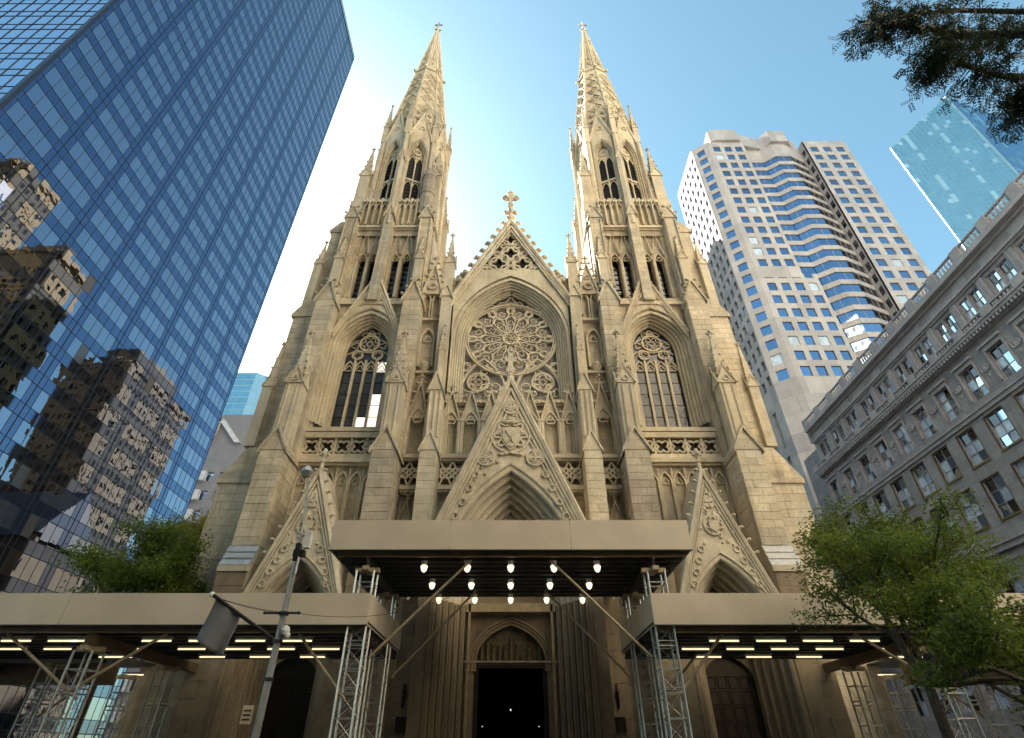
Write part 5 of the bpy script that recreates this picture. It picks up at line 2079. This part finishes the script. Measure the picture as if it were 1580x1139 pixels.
# ---- limestone offices across the avenue, behind the camera
def offices():
    for x0, x1, y, H, lab in ((-74, -24, -9.0, 60, 'low limestone office block across the avenue, near the dark glass tower'),
                              (-21, 26, -12.0, 150, 'tall limestone office slab across the avenue, facing the cathedral portal'),
                              (29, 96, -8.0, 178, 'broad limestone office block across the avenue, facing the stone store')):  # raised to bounce more warm light onto the church front
        t = thing('office_block', lab, 'building', ((x0 + x1) / 2, y - 10, 0))
        org, u, n = (x1, y, 0), (-1, 0, 0), (0, 1, 0)
        L = x1 - x0
        cols = [(1.4 + 3.3 * k, 2.9 + 3.3 * k) for k in range(int((L - 1.5) / 3.3))]
        rows = [(4 + 4.0 * i, 6.2 + 4.0 * i) for i in range(int((H - 6) / 4))]
        b = MB(frame_T(org, u, n))
        grid_mb(b, L, 0, H, cols, rows, 0.35)
        b.box(0.01, L - 0.01, 0.36, 20, 0, H - 0.5)
        b.build('wall', 'limestone', t)
        b = MB(frame_T(org, u, n))
        b.box(-0.1, L + 0.1, -0.25, 0.0, 0, 17.0)
        b.box(-0.2, L + 0.2, -0.5, 0.0, 17.0, 17.8)
        b.build('storefront', 'dark_base', t)  # dark base added to cut the light reaching under the sheds
        g = MB()
        fm = frame_matrix(org, u, n)
        for a, c in cols:
            for r0, r1 in rows:
                pane_join(g, fm, (a + c) / 2, 0.3, (r0 + r1) / 2, c - a, r1 - r0, 0.01)
        g.build('window_glazing', 'office_glass', t, kind='stuff')
offices()

# ------------------------------------------------------------------ sidewalk sheds
def bar(b, p, q, r, n=5):
    b.tube([p, q], r, n)

def truss_tower(parent, x, y, z1, s=0.34):
    """lattice tower: four legs, rungs and cross bracing"""
    b = MB()
    for sx in (-1, 1):
        for sy in (-1, 1):
            bar(b, (x + sx * s, y + sy * s, 0.1), (x + sx * s, y + sy * s, z1), 0.042, 6)
            b.box(x + sx * s - 0.09, x + sx * s + 0.09, y + sy * s - 0.09, y + sy * s + 0.09, 0.0, 0.1)
    t = b.build('lattice_tower', 'steel', parent)
    r = MB()
    z = 0.5
    k = 0
    while z < z1 - 0.1:
        for sx, sy, ex, ey in ((-1, -1, 1, -1), (1, -1, 1, 1), (1, 1, -1, 1), (-1, 1, -1, -1)):
            bar(r, (x + sx * s, y + sy * s, z), (x + ex * s, y + ey * s, z), 0.027, 4)
            if k % 2 == 0:
                bar(r, (x + sx * s, y + sy * s, z + 0.16), (x + ex * s, y + ey * s, z + 0.16), 0.022, 4)
        z += 0.74
        k += 1
    r.build('rung', 'steel', t)
    d = MB()
    z = 0.5
    while z + 0.74 < z1 + 0.05:
        for sx, sy, ex, ey in ((-1, -1, 1, -1), (1, -1, 1, 1), (1, 1, -1, 1), (-1, 1, -1, -1)):
            bar(d, (x + sx * s, y + sy * s, z + 0.05), (x + ex * s, y + ey * s, z + 0.7), 0.010, 3)
            bar(d, (x + sx * s, y + sy * s, z + 0.7), (x + ex * s, y + ey * s, z + 0.05), 0.010, 3)
        z += 0.74
    d.build('cross_brace', 'steel', t)
    h = MB()
    h.box(x - s - 0.14, x + s + 0.14, y - 0.12, y + 0.12, z1, z1 + 0.16)
    h.box(x - 0.12, x + 0.12, y - s - 0.14, y + s + 0.14, z1 + 0.002, z1 + 0.158)
    h.build('head_plate', 'brace', t)

def ibeam(b, p, q, h, w, axis):
    """I-section along x or y; p is the lower corner at the start"""
    x, y, z = p
    if axis == 'x':
        L = q
        b.box(x, x + L, y - w / 2, y + w / 2, z, z + 0.03)
        b.box(x, x + L, y - w / 2, y + w / 2, z + h - 0.03, z + h)
        b.box(x, x + L, y - 0.015, y + 0.015, z + 0.03, z + h - 0.03)
    else:
        L = q
        b.box(x - w / 2, x + w / 2, y, y + L, z, z + 0.03)
        b.box(x - w / 2, x + w / 2, y, y + L, z + h - 0.03, z + h)
        b.box(x - 0.015, x + 0.015, y, y + L, z + 0.03, z + h - 0.03)

def fascia(parent, x0, x1, y, z0, z1, inner=None, d0=21.5, d1=28.6, seam=2.44):
    n = max(1, round((x1 - x0) / seam))
    for i in range(n):
        a, c = x0 + (x1 - x0) * i / n, x0 + (x1 - x0) * (i + 1) / n
        b = MB()
        o = rnd.uniform(0, 0.012)
        b.box(a + 0.012, c - 0.012, y + o, y + o + 0.04, z0, z1)
        b.build('fascia_panel', 'fascia', parent)
    b = MB()
    b.box(x0, x1, y - 0.006, y + 0.05, z0 - 0.05, z0 - 0.004)
    b.build('drip_edge', 'black', parent)
    for x in (inner or ()):
        n = 3
        for i in range(n):
            a, c = d0 + (d1 - d0) * i / n, d0 + (d1 - d0) * (i + 1) / n
            b = MB()
            b.box(x - 0.02, x + 0.02, a + 0.045, c, z0, z1)
            b.build('fascia_panel', 'fascia', parent)

def sheds():
    # centre canopy, higher than the two at its sides
    t = thing('canopy_shed', 'high central scaffold canopy with beige fascia over the cathedral doorway', 'scaffold shed', (0, 25, 0))
    fascia(t, -7.3, 7.3, 21.5, 8.38, 9.58, (-7.28, 7.28), 21.5, 28.8, 5.2)
    b = MB()
    b.box(-7.25, 7.25, 21.56, 28.8, 8.42, 8.5)
    b.build('deck', 'deck', t)
    for x in (-5.72, 5.72):
        b = MB()
        ibeam(b, (x, 21.7, 7.78), 7.0, 0.36, 0.2, 'y')
        b.build('girder', 'deck', t)
    for i in range(11):
        b = MB()
        ibeam(b, (-7.0, 21.8 + 0.66 * i, 8.16), 14.0, 0.24 if i else 0.3, 0.14, 'x')
        b.build('joist', 'beam' if i == 0 else 'deck', t)
    for x in (-5.72, 5.72):
        for y in (21.98, 26.2):
            truss_tower(t, x, y, 7.6)
    for sg in (-1, 1):
        for y, a, c in ((22.0, (1.6, 8.1), (5.2, 4.6)), (26.1, (1.6, 7.9), (5.1, 4.4))):
            b = MB()
            bar(b, (sg * a[0], y, a[1]), (sg * c[0], y, c[1]), 0.05, 6)
            b.build('diagonal_brace', 'brace', t)
    # side sheds
    for s, word in ((-1, 'left'), (1, 'right')):
        t = thing('sidewalk_shed', 'long low beige sidewalk shed on lattice towers, between the doorway canopy and the %s' % ('glass tower' if s < 0 else 'stone store'), 'scaffold shed', (s * 17, 25, 0))
        x0, x1 = sorted((s * 5.33, s * 34.0))
        fascia(t, x0, x1, 21.5, 5.62, 6.72, (s * 5.35,), 21.5, 28.6, 5.6)
        b = MB()
        b.box(x0, x1, 21.56, 28.6, 5.66, 5.74)
        b.box(*sorted((s * 19.5, s * 34.0)), 28.6, 34, 5.66, 5.74)
        b.build('deck', 'deck', t)
        for i in range(10):
            b = MB()
            ibeam(b, (x0 + 0.1, 21.75 + 0.74 * i, 5.38), x1 - x0 - 0.2, 0.26 if i else 0.3, 0.15, 'x')
            b.build('joist', 'beam' if i == 0 else 'deck', t)
        for x in (15.6, 24.8):
            b = MB()
            ibeam(b, (s * x, 21.75, 4.98), 8.8, 0.38, 0.26, 'y')
            b.box(s * x - 0.16, s * x + 0.16, 21.8, 30.5, 4.99, 5.34)
            b.build('girder', 'beam', t)
        b = MB()
        b.box(*sorted((s * 19.0, s * 34.0)), 29.2, 29.45, 4.4, 5.3)
        b.build('header_beam', 'beam', t)
        for x, y in ((15.6, 22.1), (15.6, 27.6), (20.2, 26.8), (24.8, 22.1), (24.8, 29.0), (19.3, 30.8)):
            truss_tower(t, s * x, y, 4.8)
        for p, q in (((15.9, 22.0, 4.3 - 0.9), (12.9, 22.0, 5.4)), ((15.3, 22.0, 3.3), (18.9, 22.0, 5.4)), ((5.9, 22.2, 3.3), (8.0, 22.2, 5.4)), ((6.0, 26.3, 3.2), (8.2, 26.3, 5.3)),
                     ((20.0, 26.8, 3.0), (17.2, 26.8, 5.3)), ((24.5, 22.0, 3.3), (21.4, 22.0, 5.4))):
            b = MB()
            bar(b, (s * p[0], p[1], p[2]), (s * q[0], q[1], q[2]), 0.055, 6)
            b.build('diagonal_brace', 'brace', t)
        # parapet netting posts on the deck
        b = MB()
        for k in range(8):
            x = s * (6 + 3.6 * k)
            b.box(x - 0.04, x + 0.04, 21.56, 21.64, 5.75, 6.6)
        b.build('fascia_post', 'beam', t)
sheds()

# ------------------------------------------------------------------ lamps under the sheds
def globe_lamps():
    ords = ('at the glass tower end', 'second from the glass tower end', 'middle one', 'second from the stone store end', 'at the stone store end')
    rows = (('front', 22.35), ('second', 25.1), ('back', 27.9))
    first = None
    for rn, y in rows:
        for k, on in enumerate(ords):
            x = (-3.54 + 1.77 * k)
            lab = 'globe lamp under the canopy, %s, %s row' % (on, rn)
            if first is None:
                first = thing('globe_lamp', lab, 'lamp', (x, y, 8.16), 'globe lamps under the central canopy')
                b = MB()
                b.frustum(x, y, 8.06, 8.16, 0.12, 0.14, 10)
                b.frustum(x, y, 7.99, 8.06, 0.07, 0.07, 8)
                b.build('base', 'steel', first)
                b = MB()
                b.frustum(x, y, 7.93, 7.99, 0.15, 0.12, 12)
                b.frustum(x, y, 7.77, 7.93, 0.10, 0.145, 12)
                b.frustum(x, y, 7.72, 7.77, 0.04, 0.09, 12)
                b.build('globe', 'globe', first)
            else:
                dup(first, (x, y, 8.16), lab)
globe_lamps()

def tube_lamps():
    first = None
    words = ['first', 'second', 'third', 'fourth', 'fifth', 'sixth', 'seventh', 'eighth', 'ninth', 'tenth']
    for s, sn in ((-1, 'glass tower'), (1, 'stone store')):
        for rn, y, xs in (('front', 22.65, [7.75 + 1.8 * i for i in range(8)]), ('middle', 24.6, [7.2 + 1.85 * i for i in range(8)]), ('rear', 26.8, [8.4 + 2.25 * i for i in range(5)])):
            for i, x in enumerate(xs):
                if abs(x + 0.5 - 15.6) < 0.75:
                    x += 0.9
                lab = 'fluorescent tube under the shed by the %s, %s from the doorway, %s row' % (sn, words[i], rn)
                xc = s * (x + 0.45)
                if first is None:
                    first = thing('tube_lamp', lab, 'lamp', (xc, y, 5.38), 'fluorescent tubes under the side sheds')
                    b = MB()
                    b.box(xc - 0.6, xc + 0.6, y - 0.05, y + 0.05, 5.31, 5.38)
                    b.build('housing', 'steel', first)
                    b = MB()
                    b.tube([(xc - 0.56, y, 5.25), (xc + 0.56, y, 5.25)], 0.034, 8)
                    b.build('tube', 'tube', first)
                else:
                    dup(first, (xc, y, 5.38), lab)
    # a few along the side-street sheds
    for s, sn in ((-1, 'glass tower'), (1, 'stone store')):
        for i, (x, y) in enumerate(((20.5, 30.2), (21.6, 31.4), (20.2, 32.6))):
            dup(first, (s * x, y, 5.3), 'fluorescent tube round the corner of the %s shed, %s along the side street' % (sn, words[i]))
tube_lamps()

# ------------------------------------------------------------------ lamp post with flag
def lamp_post():
    x, y = -6.72, 17.0
    t = thing('lamp_post', 'grey street lamp post with crossarm and a bare flagpole before the beige shed', 'street lamp', (x, y, 0))
    b = MB()
    b.frustum(x, y, -0.14, 0.5, 0.24, 0.2, 8)
    b.frustum(x, y, 0.5, 7.1, 0.12, 0.085, 8)
    b.build('post', 'pole', t)
    b = MB()
    for z in (3.35, 4.3, 5.05):
        b.frustum(x, y, z, z + 0.09, 0.15, 0.15, 8)
    b.build('collar', 'black', t)
    b = MB()
    b.box(x - 0.12, x + 0.22, y - 0.1, y + 0.1, 6.75, 6.95)
    b.box(x - 0.08, x + 0.05, y - 0.12, y + 0.12, 6.6, 7.15)
    b.build('bracket', 'black', t)
    b = MB()
    b.tube([(x, y, 7.0), (x - 0.06, y, 8.0), (x - 0.15, y - 0.1, 9.0), (x - 0.22, y - 0.15, 9.5)], 0.045, 6, 0.035)
    b.build('arm', 'pole', t)
    b = MB()
    b.ball(x - 0.26, y - 0.2, 9.55, 0.21, 0.16, 10)
    b.frustum(x - 0.26, y - 0.2, 9.62, 9.76, 0.17, 0.08, 10)
    b.frustum(x - 0.26, y - 0.2, 9.38, 9.5, 0.12, 0.19, 10)
    b.build('lamp_head', 'steel', t)
    b = MB()
    b.box(x + 0.14, x + 0.34, y - 0.14, y + 0.06, 7.0, 7.55)
    b.build('junction_box', 'white_wall', t)
    b = MB()
    b.tube([(x + 0.12, y - 0.15, 6.2), (x + 0.12, y - 0.15, 6.7)], 0.03, 5)
    b.ball(x + 0.2, y - 0.1, 4.62, 0.13, 0.15)
    b.ball(x + 0.28, y - 0.1, 4.5, 0.09, 0.1)
    b.build('sensor', 'white_wall', t)
    b = MB()
    bar(b, (x - 0.5, y - 0.16, 5.08), (x + 0.5, y - 0.16, 5.08), 0.035, 6)
    b.ball(x - 0.5, y - 0.16, 5.08, 0.05)
    b.ball(x + 0.5, y - 0.16, 5.08, 0.05)
    b.build('crossarm', 'black', t)
    b = MB()
    bar(b, (x, y, 4.33), (x - 2.12, y - 0.25, 5.55), 0.055, 8)
    b.build('flagpole', 'black', t)
    b = MB()
    b.ball(x - 2.16, y - 0.25, 5.57, 0.085)
    b.build('finial', 'globe' if False else 'white_wall', t)
    b = MB()
    for q in (-0.12, 0.12):
        pts = []
        for i in range(7):
            f = i / 6
            pts.append((x - 2.1 + (2.1 + q) * f, y - 0.22 * (1 - f) - 0.1 * f, 5.52 + (5.1 - 5.52) * f - 0.25 * 4 * f * (1 - f) * 0.25))
        b.tube(pts, 0.008, 3)
    pts = []
    for i in range(11):
        f = i / 10
        pts.append((x + 0.4 + 4.1 * f, y + 4.4 * f, 5.1 + 1.5 * f - 0.35 * 4 * f * (1 - f)))
    b.tube(pts, 0.009, 3)
    b.build('guy_wire', 'black', t)
    # small cream sign on the pole
    g = thing('parking_sign', 'small cream street sign with dark lines on the grey lamp post', 'sign', (x - 0.3, y, 2.4))
    b = MB()
    b.box(x - 0.44, x - 0.16, y - 0.16, y - 0.14, 2.36, 2.78)
    b.build('plate', 'sign', g)
    b = MB()
    for i in range(3):
        b.box(x - 0.40, x - 0.20, y - 0.165, y - 0.1605, 2.44 + 0.1 * i, 2.48 + 0.1 * i)
    b.build('line_of_print', 'black', g)
    # flag
    nx, nz = 14, 12
    vs, fs = [], []
    for j in range(nz + 1):
        for i in range(nx + 1):
            f, g_ = i / nx, j / nz
            px = x - 2.06 + 0.80 * f
            drop = (1.12 + 0.05 * math.sin(f * 3)) * g_
            topz = 5.5 - 0.46 * f
            vs.append((px + 0.05 * math.sin(g_ * 4 + 1) - 0.13 * g_ * (1 - f) - 0.03 * g_, y - 0.25 + 0.12 * f + 0.10 * math.sin(f * 9 + g_ * 2) * (0.2 + 0.8 * g_), topz - drop + (0.0 if f < 0.9 else 0.02)))
    for j in range(nz):
        for i in range(nx):
            a = j * (nx + 1) + i
            fs.append((a, a + 1, a + nx + 2, a + nx + 1))
    b = MB()
    b.add(vs, fs)
    o = b.build('flag', 'flag', None, smooth=True)
    md = o.modifiers.new('thickness', 'SOLIDIFY')
    md.thickness = 0.006
    tag(o, 'plain grey flag hanging from the pole on the street lamp', 'flag')
lamp_post()

# ------------------------------------------------------------------ trees
def leaf_quad(b, p, L, W, droop=0.3, rr=rnd):
    a = rr.uniform(0, 2 * math.pi)
    el = rr.gauss(-droop, 0.5)
    d = Vector((math.cos(a) * math.cos(el), math.sin(a) * math.cos(el), math.sin(el)))
    s_ = d.cross(Vector((rr.gauss(0, 1), rr.gauss(0, 1), rr.gauss(0, 1)))).normalized()
    p = Vector(p)
    q = [p, p + d * (L * 0.5) + s_ * (W * 0.5), p + d * L, p + d * (L * 0.5) - s_ * (W * 0.5)]
    b.add([tuple(v) for v in q], [(0, 1, 2, 3)])

def grow(b, tips, p, d, L, r, depth, rr, spread=0.55, up=0.12, kids=(2, 3)):
    p = Vector(p)
    d = Vector(d).normalized()
    pts = [p]
    q = p.copy()
    dd = d.copy()
    for i in range(3):
        dd = (dd + Vector((rr.gauss(0, 0.14), rr.gauss(0, 0.14), rr.gauss(0, 0.1) + up * 0.4))).normalized()
        q = q + dd * (L / 3)
        pts.append(q.copy())
    b.tube(pts, r, 6 if depth > 2 else 4, r * 0.62)
    if depth <= 2:
        tips.append((pts[2], depth))
        tips.append((pts[3], depth))
    if depth == 0:
        return
    for k in range(rr.randint(*kids)):
        nd = (dd + Vector((rr.gauss(0, spread), rr.gauss(0, spread), rr.gauss(0, spread * 0.6) + up))).normalized()
        f = rr.choice((2, 3, 3))
        grow(b, tips, pts[f], nd, L * rr.uniform(0.62, 0.85), r * 0.58, depth - 1, rr, spread, up, kids)

def tree(name, label, base, fork, limbs, leaf, seed, n_leaf, leaf_size, trunk_r=0.16, depth=3, clump=0.45, cat='tree', spread=0.55, up=0.1, keep=None, kids=(2, 3)):
    rr = random.Random(seed)
    t = thing(name, label, cat, base)
    b = MB()
    mid = [(base[0] + (fork[0] - base[0]) * f + rr.gauss(0, 0.05), base[1] + (fork[1] - base[1]) * f + rr.gauss(0, 0.05), base[2] + (fork[2] - base[2]) * f) for f in (0.33, 0.66)]
    b.tube([base] + mid + [fork], trunk_r, 8, trunk_r * 0.72)
    tips = []
    for d, L in limbs:
        grow(b, tips, fork, d, L, trunk_r * 0.6, depth, rr, spread, up, kids)
    b.build('trunk', 'bark', t)
    if keep:
        tips = [q for q in tips if keep(q[0])]
    lv = MB()
    for i in range(n_leaf):
        p, dep = rr.choice(tips)
        sp = clump * (0.8 if dep else 1.0)
        # fronds: a short run of leaflets along one direction
        c = p + Vector((rr.gauss(0, sp), rr.gauss(0, sp), rr.gauss(0, sp * 0.7)))
        leaf_quad(lv, c, leaf_size * rr.uniform(0.7, 1.3), leaf_size * rr.uniform(0.3, 0.5), 0.3, rr)
    lv.build('crown', leaf, t)
    return t

tree('locust_tree', 'green honey locust with thin spreading branches, in front of the stone store', (11.5, 17.0, -0.14), (11.6, 17.1, 3.3),
     [((-0.22, -0.1, 1.0), 1.8), ((0.15, 0.2, 1.0), 2.3), ((0.95, 0.0, 0.9), 2.2), ((1.0, -0.3, 0.35), 2.0), ((0.0, 0.5, 1.1), 2.2), ((1.0, -0.2, 0.05), 2.2), ((0.9, -0.6, -0.15), 2.0), ((-0.35, -0.8, 0.1), 1.6), ((0.5, -0.9, 0.05), 1.8), ((1.0, 0.1, -0.1), 2.4), ((0.7, 0.3, 1.0), 2.6), ((0.55, -0.4, 0.9), 2.2), ((0.9, 0.4, 0.55), 2.4)],
     'leaf', 21, 54000, 0.14, 0.17, 3, 0.25, spread=0.55, up=0.08)
tree('street_tree', 'green street tree behind the shed, against the dark glass tower', (-20.9, 31.0, -0.14), (-21.0, 31.0, 7.2),
     [((-0.6, 0.1, 0.9), 1.8), ((0.2, 0.2, 1.0), 2.1), ((0.5, 0.0, 0.9), 1.6), ((-0.2, -0.6, 0.9), 1.9), ((0.4, 0.6, 0.8), 1.9), ((-0.8, 0.3, 0.3), 1.5), ((0.6, -0.3, 0.5), 1.2)],
     'leaf', 5, 34000, 0.2, 0.2, 3, 0.42)
tree('young_tree', 'sunlit yellow-green tree between the grey building and the cathedral flank', (-32.0, 55.0, -0.14), (-32.0, 55.0, 15.0),
     [((-0.7, 0.1, 0.9), 3.0), ((0.2, 0.2, 1.0), 3.4), ((0.8, 0.0, 0.8), 3.2), ((-0.2, -0.6, 0.9), 3.0), ((0.4, 0.6, 0.8), 3.0)],
     'leaf_gold', 8, 9000, 0.3, 0.25, 3, 0.6)

def overhang():
    rr = random.Random(77)
    base = (13.5, 2.2, 0.0)
    t = thing('overhanging_tree', 'dark backlit tree whose hanging branches cover the turquoise tower', 'tree', base)
    b = MB()
    b.tube([base, (13.4, 2.4, 4.0), (13.1, 2.9, 8.2)], 0.3, 8, 0.2)
    tips = []
    # boughs reaching over the avenue
    boughs = [[(13.1, 2.9, 8.2), (11.8, 3.8, 11.6), (9.6, 4.9, 13.9), (8.7, 5.1, 14.9), (8.0, 5.1, 14.7)],
              [(13.1, 2.9, 8.2), (12.2, 4.0, 12.5), (10.4, 5.2, 16.0), (8.6, 5.6, 16.4)],
              [(13.1, 2.9, 8.2), (11.9, 4.6, 11.2), (10.3, 5.4, 13.2), (9.4, 5.4, 14.0), (8.9, 5.3, 13.6)],
              [(13.1, 2.9, 8.2), (11.4, 4.6, 10.6), (10.4, 5.2, 12.4), (10.2, 5.3, 12.3), (10.1, 5.4, 11.9)],
              [(13.1, 2.9, 8.2), (12.8, 4.4, 12.6), (12.0, 5.6, 15.6), (10.8, 6.0, 16.4)]]
    lv = MB()
    for bo in boughs:
        b.tube(bo, 0.1, 6, 0.02)
        pts = [Vector(p) for p in bo[1:]]
        for i in range(len(pts) - 1):
            for k in range(26):
                f = (k + rr.random()) / 26
                p = pts[i].lerp(pts[i + 1], f)
                d = Vector((rr.gauss(-0.4, 0.5), rr.gauss(0.0, 0.5), rr.gauss(-0.15, 0.45))).normalized()
                L = rr.uniform(0.35, 0.85)
                q = [p, p + d * L * 0.5 + Vector((0, 0, 0.05)), p + d * L + Vector((0, 0, -0.2))]
                b.tube(q, 0.014, 3, 0.005)
                for m in range(rr.randint(9, 14)):
                    g = rr.random()
                    c = q[0].lerp(q[2], 0.15 + 0.85 * g) + Vector((rr.gauss(0, 0.1), rr.gauss(0, 0.1), rr.gauss(0, 0.08)))
                    # one drooping compound leaf: a stalk with leaflet pairs
                    fd = Vector((rr.gauss(-0.15, 0.7), rr.gauss(0, 0.7), rr.gauss(-0.45, 0.4))).normalized()
                    FL = rr.uniform(0.14, 0.3)
                    sd = fd.cross(Vector((rr.gauss(0, 1), rr.gauss(0, 1), rr.gauss(0, 1)))).normalized()
                    np_ = 5
                    for w in range(np_):
                        e = c + fd * (FL * (w + 0.5) / np_)
                        for sg in (-1, 1):
                            tip = e + (sd * sg + fd * 0.5).normalized() * 0.075
                            nn = fd * 0.016
                            mid_ = (e + tip) / 2
                            lv.add([tuple(e), tuple(mid_ + nn), tuple(tip), tuple(mid_ - nn)], [(0, 1, 2, 3)])
    b.build('trunk', 'bark', t)
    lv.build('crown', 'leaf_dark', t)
overhang()
